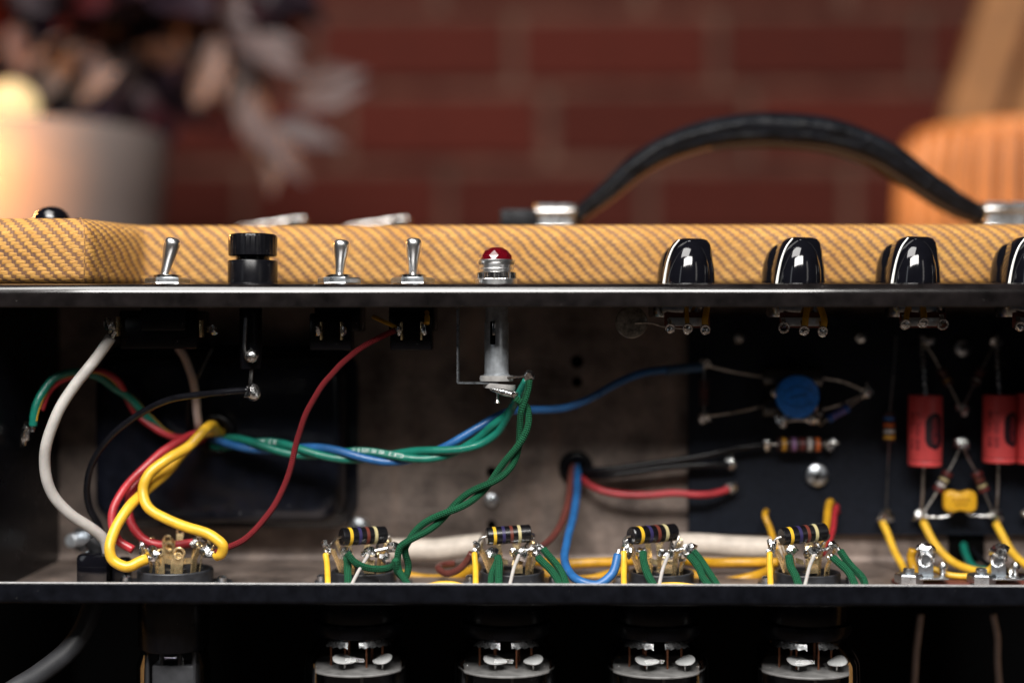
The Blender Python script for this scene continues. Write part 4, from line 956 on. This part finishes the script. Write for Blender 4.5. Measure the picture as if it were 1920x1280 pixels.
axial('left of the dim resistor pair forming a V between the red capacitors', pp2(1762, 690), pp2(1780, 722), 9*S(YR), ((.35, 'b_brown'), (.7, 'b_ochre')), 'brown_comp', [[pp2(1738, 650), pp2(1750, 668), pp2(1763, 692)], [pp2(1779, 720), pp2(1790, 742), pp2(1801, 764)]], group=gr, waist=True)
axial('right of the dim resistor pair forming a V between the red capacitors', pp2(1842, 690), pp2(1826, 722), 9*S(YR), ((.35, 'b_brown'), (.7, 'b_white')), 'brown_comp', [[pp2(1862, 650), pp2(1852, 670), pp2(1841, 692)], [pp2(1827, 720), pp2(1816, 742), pp2(1805, 764)]], group=gr, waist=True)
axial('left leg of the resistor triangle, white and gold bands', pp2(1779, 882), pp2(1757, 922), 9.5*S(YR), ((.15, 'b_brown'), (.42, 'b_gold'), (.66, 'b_white'), (.88, 'b_brown')), 'brown_comp', [[pp2(1801, 836), pp2(1792, 858), pp2(1778, 884)], [pp2(1758, 920), pp2(1744, 942), pp2(1729, 964)]], group=gr, waist=True, bw=.11)
axial('right leg of the resistor triangle, red and gold bands', pp2(1829, 882), pp2(1846, 922), 9.5*S(YR), ((.15, 'b_brown'), (.42, 'b_red'), (.70, 'b_gold'), (.88, 'b_brown')), 'brown_comp', [[pp2(1806, 836), pp2(1815, 858), pp2(1830, 884)], [pp2(1845, 920), pp2(1854, 942), pp2(1864, 962)]], group=gr, waist=True, bw=.11)
# two black axial capacitors behind the blue disc
for (l0, l1, r0, r1, lab) in (((1322, 684), (1428, 706), (1540, 708), (1622, 733), 'upper black axial capacitor behind the blue disc'), ((1325, 780), (1428, 762), (1540, 768), (1622, 738), 'lower black axial capacitor behind the blue disc')):
    a = P(l1[0], l1[1], .087); b_ = P(r0[0], r0[1], .087)
    axial(lab, a, b_, 21*S(.087), (), 'carbon_black', [[P(*l0, .086), P((l0[0]+l1[0])/2, (l0[1]+l1[1])/2+2, .086), a], [b_, P((r0[0]+r1[0])/2, (r0[1]+r1[1])/2-(5 if r0[1] < 730 else -3), .086), P(*r1, .086)]], name='axial_capacitor', cat='capacitor', group='black capacitors on the board')
# blue disc
c = P(1495, 743, .077); r = 40.5*S(.077)
th = thing('disc_capacitor', c, 'bright blue disc capacitor with a black printed mark, standing on the board', 'capacitor')
mk('disc', lathe([(0, .0017), (r*.9, .0016), (r, .0008), (r, -.0008), (r*.97, -.0014), (r*.9, -.0017), (0, -.0018)], 44, c, (0, 1, 0), wob=lambda a, h: 1+.012*math.sin(a*3+1)), 'disc_blue', th)
q = c+Vector((0, -.00195, 0)); mk('printed_bar', tube([q+Vector((-.0040, .0002, -.0006)), q+Vector((.0040, .0002, .0009))], .00028, 6), 'disc_print', th)
for k in range(9):
    for s_ in (-1, 1):
        q = c+Vector(((k-4)*.0014, -.00188, s_*(.0046-.00012*(k-4)**2)))
        mk('printed_mark', box(q, (.0005, .0002, .0009)), 'disc_print', th, smooth=False)
for k, (x_, y_) in enumerate(((1468, 788), (1524, 786))):
    mk('solder_joint', blob(P(x_, y_, .080), .0028, 40+k, .45, (1.1, .9, 1)), 'solder', th)
    mk('lead', tube(path3([(x_, y_, .080), (x_+4, 775, .080), (x_+8, 760, .079)], 4), .0005, 6), 'tinned_wire', th)
mk('side_solder', blob(P(1452, 735, .083), .0016, 44, .45), 'solder', th)
mk('joining_wire', tube(path3([(1468, 790, .080), (1496, 786, .081), (1526, 790, .080), (1540, 795, .083)], 5), .0009, 8), 'tinned_wire', th)
# red film capacitors
def redcap(px, w_, pyt, pyb, lab, rot=0.0, y=.082, topl=True):
    s = S(y); b0 = P(px, pyb, y); t0 = P(px+1.5, pyt, y); ax = t0-b0; L = ax.length; r = w_*s/2
    th = thing('film_capacitor', b0, lab, 'capacitor', 'red film capacitors on the board')
    mk('body', lathe([(r*.6, -.0004), (r*.94, -.0002), (r, .0005), (r, L*.062), (r*.985, L*.068), (r*.985, L*.078), (r, L*.084), (r, L-.0005), (r*.95, L), (r*.6, L+.0003)], 40, b0, ax), 'cap_red', th)
    mk('groove_line', lathe([(r*.97, L*.066), (r*.992, L*.067), (r*.992, L*.079), (r*.97, L*.080)], 40, b0, ax), 'cap_groove', th)
    A = ax.normalized(); fr_ = Vector((0, -1, 0)); fr_ = (fr_-A*A.dot(fr_)).normalized(); sd = A.cross(fr_)
    if sd.x < 0: sd = -sd
    def wrap(V, a0, z0, k=1.0006, up=True):
        out = []
        for v in V:
            u_, z_ = (v.y, v.x) if up else (v.x, v.y)      # lettering runs up the body
            a = a0 - u_/r if up else a0 + u_/r
            out.append(b0+A*(z0+z_)+(fr_*math.cos(a)+sd*math.sin(a))*(r*k+.00004))
        return out
    # oval badge: black field wrapped on the body, red letters on it
    hw, hh = r*1.22, L*.26; nn = 14; V, Fc = [], []
    for i in range(nn+1):
        zz = -hh+2*hh*i/nn; e = max(0, abs(zz)-(hh-hw*.55)); w2 = hw*.5*math.sqrt(max(0.02, 1-(e/(hw*.55))**2))
        for k in range(7): V.append(Vector((zz, -w2+2*w2*k/6, 0)))
    for i in range(nn):
        for k in range(6): Fc.append([i*7+k, i*7+k+1, (i+1)*7+k+1, (i+1)*7+k])
    mk('badge', (wrap(V, R(20)+rot, L*.5, 1.004), Fc), 'cap_ink', th, fix=False)
    V, Fc = text_geo('ASTRON', .0052, .00008)
    sx = (hh*1.45)/max(1e-6, max(v.x for v in V)-min(v.x for v in V)); V = [Vector((v.x*sx, v.y*.72, 0)) for v in V]
    mk('badge_lettering', (wrap(V, R(20)+rot, L*.5, 1.012), Fc), 'cap_letter', th, smooth=False, fix=False)
    for txt, an, z0 in (('600 VDC  .1', -40, .5), ('MFD  TYPE AM', -63, .5)):
        V, Fc = text_geo(txt, .0030, .00004); sx = (L*.52)/max(1e-6, max(v.x for v in V)-min(v.x for v in V)); V = [Vector((v.x*sx, v.y, 0)) for v in V]
        mk('printed_line', (wrap(V, R(an)+rot, L*z0, 1.004), Fc), 'cap_ink_soft', th, smooth=False, fix=False)
    return th, b0, t0
th, b0, t0 = redcap(1734, 62, 741, 872, 'left red film capacitor with black oval badge')
mk('lead', tube(path3([(1728, 630, .088), (1732, 690, .083), (1735, 742, .082)], 5), .0009, 8), 'solder', th); mk('lead', tube(path3([(1732, 870, .082), (1730, 920, .084), (1727, 964, .087)], 5), .0007, 8), 'tinned_wire', th)
th, b0, t0 = redcap(1873, 60, 740, 866, 'right red film capacitor with black oval badge', R(14))
mk('lead', tube(path3([(1869, 630, .088), (1871, 690, .083), (1874, 742, .082)], 5), .0009, 8), 'solder', th); mk('lead', tube(path3([(1872, 865, .082), (1871, 920, .084), (1868, 964, .087)], 5), .0007, 8), 'tinned_wire', th)
th, b0, t0 = redcap(1937, 62, 737, 868, 'red film capacitor cut by the right edge of the picture', R(30), .081)
# yellow bow-tie mica capacitor
c = P(1799, 939, .083); s = S(.083)
th = thing('mica_capacitor', c, 'small yellow bow tie shaped capacitor inside the resistor triangle', 'capacitor')
ol = []
for k in range(48):
    a = 2*math.pi*k/48; x_ = math.cos(a); z_ = math.sin(a)
    X_ = 31*abs(x_)**.5*math.copysign(1, x_); Z_ = 22*abs(z_)**.55*math.copysign(1, z_)*(1-.22*math.exp(-(X_/11)**2)); ol.append((X_, Z_))
mk('body', loft([[c+Vector((x_*s*k, y_, z_*s*k)) for x_, z_ in ol] for y_, k in ((.0024, .85), (.0020, .95), (.001, 1), (-.001, 1), (-.0020, .95), (-.0024, .85))]), 'mica_yellow', th, smooth=60)
for k in range(4): mk('printed_mark', box(c+Vector(((k-1.5)*.0020, -.00245, .0008)), (.0012, .0002, .0012)), 'mica_print', th, smooth=False)
for k in range(3): mk('printed_mark', box(c+Vector(((k-1)*.0020, -.00245, -.0012)), (.0012, .0002, .0010)), 'mica_print', th, smooth=False)
for pts in (((1731, 968), (1772, 968), (1784, 962), (1786, 955)), ((1863, 966), (1824, 966), (1814, 962), (1812, 955))):
    mk('lead', tube(crom([P(q[0], q[1], .084) for q in pts], 6), .0006, 8), 'solder', th)
# wires from the posts, straps, tags
wire('yellow wire sweeping down from the post of the long thin resistor', [(1654, 978, .086), (1668, 1010, .080), (1684, 1045, .072), (1702, 1076, .062), (1722, 1084, .052)], 14, 'yellow_pvc', group=g)
wire('yellow wire sweeping right from the post of the left red capacitor', [(1731, 978, .086), (1748, 1012, .080), (1772, 1042, .074), (1800, 1060, .068), (1834, 1070, .060), (1860, 1072, .056)], 15, 'yellow_pvc', group=g)
wire('yellow wire sweeping off the right edge from the right red capacitor', [(1868, 980, .086), (1884, 1012, .080), (1904, 1042, .074), (1930, 1064, .066)], 15, 'yellow_pvc', group=g)
wire('yellow jumper sagging between the two upright metal tags', [(1742, 1064, .050), (1768, 1074, .048), (1800, 1079, .046), (1832, 1078, .046), (1858, 1064, .047), (1868, 1048, .048)], 12, 'yellow_pvc', group=g)
wire('short amber wire curled behind the left upright tag', [(1712, 1030, .055), (1708, 1046, .056), (1714, 1066, .055), (1726, 1078, .052)], 16, 'amber_pvc', group=g)
wire('green wire coming through the dark square opening at the right', [(1806, 1020, .098), (1810, 1036, .090), (1818, 1054, .080), (1832, 1066, .072), (1846, 1068, .066)], 14, 'green_pvc', group=g)
wire('black wire coming through the dark square opening at the right', [(1822, 1030, .098), (1838, 1046, .088), (1856, 1058, .078), (1880, 1066, .066), (1912, 1080, .056)], 12, 'black_pvc', group=g)
wire('yellow wire poking up in front of the lower board edge', [(1436, 958, .088), (1434, 966, .083), (1442, 985, .080), (1450, 1012, .074), (1456, 1030, .064)], 11, 'amber_pvc', group=g)
wire('yellow strand of the strap bent over the board edge by the fourth socket', [(1560, 950, .0925), (1557, 941, .086), (1553, 955, .080), (1550, 985, .072), (1542, 1015, .060), (1534, 1034, .048)], 14, 'amber_pvc', group=g)
wire('red strand of the strap bent over the board edge by the fourth socket', [(1569, 960, .0935), (1567, 950, .089), (1564, 965, .084), (1561, 990, .075), (1552, 1020, .062), (1542, 1038, .050)], 12, 'red_pvc', group=g)
for (x_, ly, lab) in ((1508, 618, 'left'), (1543, 618, 'right')):
    wire(f'{lab} of two short amber wires rising from the second potentiometer', [(x_, ly-6, .0185), (x_+2, 600, .019), (x_+6 if lab == 'left' else x_-7, 570, .022)], 12, 'amber_pvc', group=g)
wire('short amber wire rising from the right lug of the first potentiometer', [(1322, 612, .0185), (1322, 598, .019), (1327, 570, .022)], 12, 'amber_pvc', group=g)
wire('faint amber wire rising from the middle lug of the first potentiometer', [(1289, 610, .0185), (1288, 598, .020), (1288, 570, .023)], 8, 'amber_pvc', group=g)
wire('faint amber wire rising from the left lug of the third potentiometer', [(1697, 602, .0185), (1700, 590, .020), (1704, 570, .022)], 10, 'amber_pvc', group=g)
wire('amber wire rising from the middle lug of the third potentiometer', [(1731, 600, .0185), (1732, 588, .020), (1731, 570, .022)], 11, 'amber_pvc', group=g)
wire('dim yellow wire reaching the left lug of the right toggle', [(742, 614, .020), (722, 604, .024), (700, 594, .030)], 8, 'amber_pvc', group=g)
wire('short amber wire above the right lug of the right toggle', [(800, 606, .020), (801, 594, .022), (799, 575, .026)], 11, 'amber_pvc', group=g)
c = P(1812, 1026, .0975); o = mk('square_opening', box(c, (68*S(.0975), .0012, 60*S(.0975)), bev=.0004), 'hole_dark', None); tag(o, 'dark square cable opening in the back panel below the board', 'opening')
for (px, lab, yt) in ((1736, 'left', 1018), (1872, 'right', 1022)):
    y = .042; s = S(y); c = P(px, 1090, y)
    th = thing('terminal_tag', Vector((c.x, y, ZF)), f'{lab} of two upright soldered metal tags near the right end of the lip', 'terminal', 'upright tags on the chassis floor')
    zt_ = zpx(1036, y)
    mk('tag_strip', strip([Vector((c.x, y, ZF+.0034)), Vector((c.x, y, zpx(1050, y))), Vector((c.x, y+.0003, zt_))], (1, 0, 0), 27*s, .0006), 'zinc', th)
    mk('tag_foot', box((c.x+.001, y-.003, ZF+.0036), (.013, .009, .0007), bev=.0002), 'zinc', th)
    mk('tag_eye', torus(Vector((c.x, y-.0002, zpx(1045, y))), .0027, .0011, (0, 1, .1), 20, 8), 'solder', th)
    mk('solder_joint', blob(Vector((c.x, y-.0006, zpx(yt+8, y))), .0034, px, .4, (1.15, .9, .8)), 'solder', th)
    mk('terminal_strip', box((c.x+.004, y+.001, ZF+.0008), (.034, .010, .0016), bev=.0004), 'fibre_red', th)
    n = P(px-32, 1090, y-.004)
    mk('nut', lathe([(.0056, .0016), (.0058, .0020), (.0058, .0048), (.0052, .0054), (.003, .0055), (0, .0055)], 6, (n.x, n.y, ZF)), 'zinc', th, smooth=False)
    mk('screw_end', lathe([(.0023, .005), (.0023, .0072), (.0019, .0076), (0, .0076)], 16, (n.x, n.y, ZF)), 'zinc', th)
    q = P(px+32, 1075, y+.002)
    mk('side_post', lathe([(.0013, .0), (.0013, .0060), (.0018, .0065), (.0018, .0080), (.0012, .0092), (0, .0095)], 16, (q.x, q.y, ZF)), 'solder', th)
th = thing('diode', P(1905, 1082, .050), 'black component body beside the right upright tag', 'component')
a, b_ = P(1888, 1082, .052), P(1930, 1090, .046); mk('body', lathe([(.0028, 0), (.0031, .001), (.0031, .011), (.0028, .012)], 18, a, b_-a), 'carbon_black', th)
mk('end_joint', blob(P(1896, 1078, .046), .0018, 77, .45, (.7, 1, 1.6)), 'solder', th)

# ================================================================== valves under the chassis
for i, cx in enumerate((672, 950, 1230, 1510)):
    y = .040; c = P(cx, 1140, y); x0 = c.x; zz = Z(-.1040); s = S(y)
    th = thing('power_tube', Vector((x0, y, zz-.09)), f'{ordw[i]} glass power tube from the left hanging below the chassis', 'vacuum tube', 'power tubes hanging below the chassis')
    mk('tube_base', lathe([(.0130, .0005), (.0165, 0), (.0170, -.003), (.0168, -.004), (.0170, -.005), (.0170, -.0165), (.0160, -.0180), (0, -.0182)], 40, (x0, y, zz)), 'black_plastic', th)
    mk('retainer_ring', lathe([(.0172, -.0120), (.0186, -.0124), (.0190, -.0150), (.0178, -.0175), (.0165, -.0180)], 40, (x0, y, zz)), 'black_paint', th)
    mk('glass_envelope', lathe([(.0158, -.0178), (.0172, -.0205), (.0205, -.0240), (.0222, -.0280), (.0226, -.034), (.0226, -.085), (.0215, -.091), (.018, -.096), (.01, -.099), (0, -.0995)], 48, (x0, y, zz)), 'tube_glass', th, smooth='all', fix=False)
    mm = mk('mica_disc', lathe([(.0016, -.0312), (.0206, -.0312), (.0208, -.0317), (.0206, -.0322), (.0016, -.0322)], 48, (x0, y, zz)), 'mica_plate', th)
    mk('anode', loft([[Vector((x0+q[0], y+q[1], zz+z_)) for q in rrect(.028, .017, .006, 5)] for z_ in (-.0326, -.085)]), 'anode_grey', th, smooth=40)
    mk('anode_rib', box((x0+.0025, y-.0087, zz-.058), (.0012, .0008, .050)), 'mica_plate', th, smooth=False)
    rj = random.Random(i+3)
    for k, (dx, dy) in enumerate(((-.0112, -.002), (-.0048, -.006), (.0042, -.0065), (.0104, -.002), (-.0048, .006), (.005, .006))):
        mk('support_rod', tube([Vector((x0+dx, y+dy, zz-.0185)), Vector((x0+dx, y+dy, zz-.0315))], .00045, 8), 'copper_rod', th)
    for k, dx in enumerate((-.0045, .0112)):
        cc = Vector((x0+dx, y-.010, zz-.0270)); pts = []
        tl = R(-6 if k == 0 else 10)+rj.uniform(-.06, .06); ln_ = .0049 if k == 0 else .0041
        ring = []
        for q in range(28):
            a = 2*math.pi*q/28; X_ = math.cos(a)*ln_; Y_ = math.sin(a)*.0052*(1-.35*math.cos(a)*(1 if k == 0 else -1))
            ring.append((X_, Y_))
        rg = []
        for dz, kk in ((-.0005, .9), (-.0002, 1), (.0002, 1), (.0006, .8)):
            rg.append([cc+Vector((X_*kk*math.cos(tl), Y_*kk, dz+X_*math.sin(tl)+.11*Y_)) for X_, Y_ in ring])
        mk('getter_reflection', loft(rg), 'reflection_white', th, smooth=50)  # white ovals model the reflections of the getter
        mk('getter_post', tube([cc+Vector((0, .001, -.0005)), Vector((cc.x, cc.y+.001, zz-.0315))], .0004, 6), 'nickel', th)
        # silvery getter flashing in strips, modelling the bright reflection on the shoulder
    for a0, a1 in ((210, 262), (278, 330)):
        V, Fc = [], []
        for q in range(15):
            a = R(a0+(a1-a0)*q/14)
            for rr_, hh in ((.0156, -.0184), (.0163, -.0200), (.0170, -.0211+.0004*math.sin(q*2.1))): V.append(Vector((x0+rr_*math.cos(a), y+rr_*math.sin(a), zz+hh)))
        for q in range(14):
            for k in range(2): Fc.append([q*3+k, q*3+k+1, (q+1)*3+k+1, (q+1)*3+k])
        mk('flash_reflection', (V, Fc), 'reflection_silver', th, fix=False)
# rectifier valve
y = .036; c = P(326, 1140, y); zz = Z(-.1040)
th = thing('rectifier_tube', Vector((c.x, y, zz-.09)), 'dark rectifier tube with tall black base under the left socket', 'vacuum tube')
mk('tube_base', lathe([(.012, .0005), (.0146, 0), (.0146, -.0225), (.0140, -.0235), (0, -.0236)], 36, (c.x, y, zz)), 'black_plastic', th)
mk('glass_envelope', lathe([(.0132, -.0234), (.0138, -.026), (.0150, -.030), (.0152, -.07), (.012, -.078), (0, -.08)], 40, (c.x, y, zz)), 'tube_glass', th, smooth='all', fix=False)
for dx in (-.010, -.004, .0035, .0095): mk('inner_post', tube([Vector((c.x+dx, y-.004, zz-.0236)), Vector((c.x+dx, y-.004, zz-.05))], .0009, 8), 'anode_grey', th)
mk('anode', box((c.x+.001, y, zz-.052), (.018, .010, .044), bev=.001), 'anode_grey', th)
wire('thick dark power cord sweeping down to the lower left corner', [(176, 1128, .036), (168, 1150, .034), (150, 1190, .030), (118, 1228, .024), (75, 1262, .016), (20, 1298, .006), (-60, 1370, -.010), (-130, 1500, -.030), (-160, 1750, -.050), (-170, 2300, -.060), (-170, 2960, -.060)], 42, 'grey_rubber', name='mains_cable', cat='cable')
for x_, lab in ((1720, 'left'), (1868, 'right')):
    k = -1 if lab == 'left' else 1
    wire(f'{lab} of two tan wires hanging below the chassis at the far right', [(x_+6*k*-1, 1150, .075), (x_+2, 1190, .075), (x_-2*k*-1, 1230, .075), (x_+8*k, 1310, .075), (x_+16*k, 1420, .080), (x_+10*k, 1700, .100), (x_, 2000, .150)], 12, 'ivory_pvc', group='tan wires below the chassis')

# ================================================================== blurred background
yp = 0.52
pc = P(70, 400, yp); rp = (P(303, 400, yp)-pc).x; rim = zpx(250, yp)
pt_ = thing('planter', (pc.x, yp, 0), 'pale round planter pot glowing warm on its left side', 'planter')
mk('pot', lathe([(rp*.72, 0), (rp*.76, .01), (rp*.985, rim-.055), (rp*1.0, rim-.050), (rp*1.02, rim-.010), (rp*1.0, rim), (rp*.93, rim), (rp*.90, rim-.03), (0, rim-.03)], 64, (pc.x, yp, 0)), 'pot_white', pt_, smooth=50)
mk('soil', lathe([(rp*.9, rim-.028), (rp*.5, rim-.018), (0, rim-.016)], 32, (pc.x, yp, 0)), 'soil', pt_)
plant = thing('leafy_plant', (pc.x, yp, rim-.02), 'dark purple leafy plant with a few pale pinkish leaves in the planter', 'plant')
def leaf_mesh(nm, mt, L, W):
    V, Fc = [], []; n = 8
    for i in range(n+1):
        f = i/n; w_ = W*math.sin(math.pi*min(1, f**.8))*(1+.12*math.sin(f*14))+.0006; dr = -.18*L*f*f
        for k in (-1, -.5, 0, .5, 1): V.append((L*f, w_*k, dr+abs(k)*w_*.25))
    for i in range(n):
        for k in range(4): Fc.append([i*5+k, i*5+k+1, (i+1)*5+k+1, (i+1)*5+k])
    me = bpy.data.meshes.new(nm); me.from_pydata(V, [], Fc); me.materials.append(M[mt])
    for p in me.polygons: p.use_smooth = True
    return me
lm = {'d': leaf_mesh('leaf', 'leaf_dark', .062, .021), 'r': leaf_mesh('leaf', 'leaf_red', .055, .018), 'p': leaf_mesh('leaf', 'leaf_pale', .072, .019), 'q': leaf_mesh('leaf', 'leaf_pale', .046, .0075), 'k': leaf_mesh('leaf', 'leaf_dusk', .046, .0085)}
def put_leaf(kind, loc, eul, sc_=1.0):
    o = bpy.data.objects.new('leaf', lm[kind]); COL.objects.link(o); o.location = loc; o.rotation_euler = eul; o.scale = (sc_,)*3
    o.parent = plant; o.matrix_parent_inverse = Matrix.Translation(-parent_world(plant))
rl = random.Random(5)
for i in range(330):
    # dark mass filling the upper left, thinning to the right
    px = rl.uniform(-260, 500); py = rl.uniform(-170, 235)
    if px > 380 and py > 150: continue
    if px > 440 and rl.random() < .5: continue
    if px < 85 and 140 < py: continue
    yy = yp+rl.uniform(.00, .16)
    put_leaf('r' if rl.random() < .16 else 'd', P(px, py, yy), (rl.uniform(-.9, .9)+math.pi/2*rl.choice((0, 1, 1)), rl.uniform(-.8, .9), rl.uniform(0, 6.28)), rl.uniform(.8, 1.3))
tufts = []
for (cx_, cy_, ang, n, spx, spy) in ((450, 70, -65, 13, 45, 75), (465, 190, -50, 8, 50, 40), (555, 185, 15, 5, 35, 25), (175, 120, -125, 7, 40, 45), (145, 195, 60, 3, 20, 18), (365, 185, 70, 3, 15, 15), (520, 245, -55, 4, 20, 20), (60, 60, -90, 4, 60, 40), (300, 40, -60, 3, 50, 40)):
    for _ in range(max(2, int(n*.75))): tufts.append((cx_+rl.gauss(0, spx*.6), cy_+rl.gauss(0, spy*.6), ang+rl.gauss(0, 28), rl.choice('qkk') if n > 3 else 'q', rl.uniform(.7, 1.25)))
for (px, py, ang, kind, sc_) in tufts:
    a = R(ang); yy = yp-.012+rl.uniform(-.01, .03)
    dx = Vector((math.cos(a), -.15, math.sin(a))).normalized(); zax = Vector((rl.uniform(-.5, .5), -1, rl.uniform(-.1, .8))); yax = zax.cross(dx).normalized(); zax = dx.cross(yax)
    put_leaf(kind, P(px, py, yy), Matrix((dx, yax, zax)).transposed().to_euler(), sc_)
for i in range(9):
    e = P(rl.uniform(-60, 480), rl.uniform(-60, 160), yp+.03)
    mk('stem', tube(crom([Vector((pc.x+rl.uniform(-.03, .03), yp+.01, rim-.025)), Vector(((pc.x+e.x)/2, yp+.03, (rim+e.z)/2+.02)), e], 6), [.003]*13 if False else .0022, 6), 'stem_brown', plant)
# small warm globe lamp nestled in the planter at the left
gc = P(22, 200, yp-.045)
gl_ = thing('globe_lamp', Vector((gc.x, gc.y, rim-.03)), 'glowing warm globe lamp stuck in the planter at the left edge', 'lamp')
mk('globe', lathe([(0, -.019)]+[(.019*math.sin(R(a)), -.019*math.cos(R(a))) for a in range(15, 180, 15)]+[(0, .019)], 28, gc), 'bulb_glow', gl_, smooth='all')
mk('stake', tube([gc-Vector((0, 0, .018)), Vector((gc.x, gc.y+.01, rim-.028))], .003, 8), 'stem_brown', gl_)
pl = bpy.data.lights.new('globe_fill_light', 'POINT'); pl.energy = 3.6; pl.color = (1.0, 0.43, 0.13); pl.shadow_soft_size = .026
po = bpy.data.objects.new('globe_fill_light', pl); COL.objects.link(po); po.location = gc+Vector((-.03, -.13, -.05))  # added fill, set in front of the globe to spread warmth over the pot
# ribbed wicker basket on the right with a slanted wooden stick behind
yw = 0.50; bc = P(1925, 400, yw); rb = (bc-P(1700, 400, yw)).x; brim = zpx(250, yw)
bk = thing('wicker_basket', (bc.x, yw, 0), 'orange brown ribbed wicker basket behind the handle on the right', 'basket')
mk('liner', lathe([(rb*.80, 0), (rb*.97, brim-.14), (rb*.975, brim-.05), (rb*.90, brim-.01), (rb*.85, brim-.01), (0, brim-.02)], 40, (bc.x, yw, 0)), 'stem_brown', bk)
for k in range(34):
    a = 2*math.pi*k/34; d = Vector((math.cos(a), math.sin(a), 0))
    pts = [Vector((bc.x, yw, 0))+d*rb*f+Vector((0, 0, z)) for f, z in ((.82, 0), (.98, brim-.15), (1.0, brim-.07), (.97, brim-.03), (.90, brim-.006))]
    mk('rib', tube(crom(pts, 4), rb*.066*rl.uniform(.85, 1.1), 8), 'wicker', bk)
mk('rim_band', torus((bc.x, yw, brim-.006), rb*.89, .006, (0, 0, 1), 48, 10), 'wicker', bk)
for (p0, p1, wd, lab) in (((1905, -60), (1790, 300), .040, 'tan slanted wooden stick rising out of frame behind the wicker basket'), ((1975, 60), (1890, 300), .026, 'second tan stick at the right edge behind the wicker basket')):
    y2 = .66; a, b_ = P(*p0, y2), P(*p1, y2); d = (b_-a).normalized(); e = b_ + d*((b_.z-.0)/max(.05, -d.z))
    rg = []
    th = thing('garden_stick', (e.x, y2, 0), lab, 'stick', 'sticks behind the basket')
    ax = e-a; mk('stick', strip([a, a.lerp(e, .5), e], (ax.cross(Vector((0, 1, 0)))).normalized(), wd, .02), 'post_wood', th, smooth=False)
spot('warm_lamp_right', (0.62, 0.06, ZC+.42), P(1890, 270, yw), 1.9, 34, .6, (1.0, .55, .22), .03)
sc.cycles.max_bounces = 8
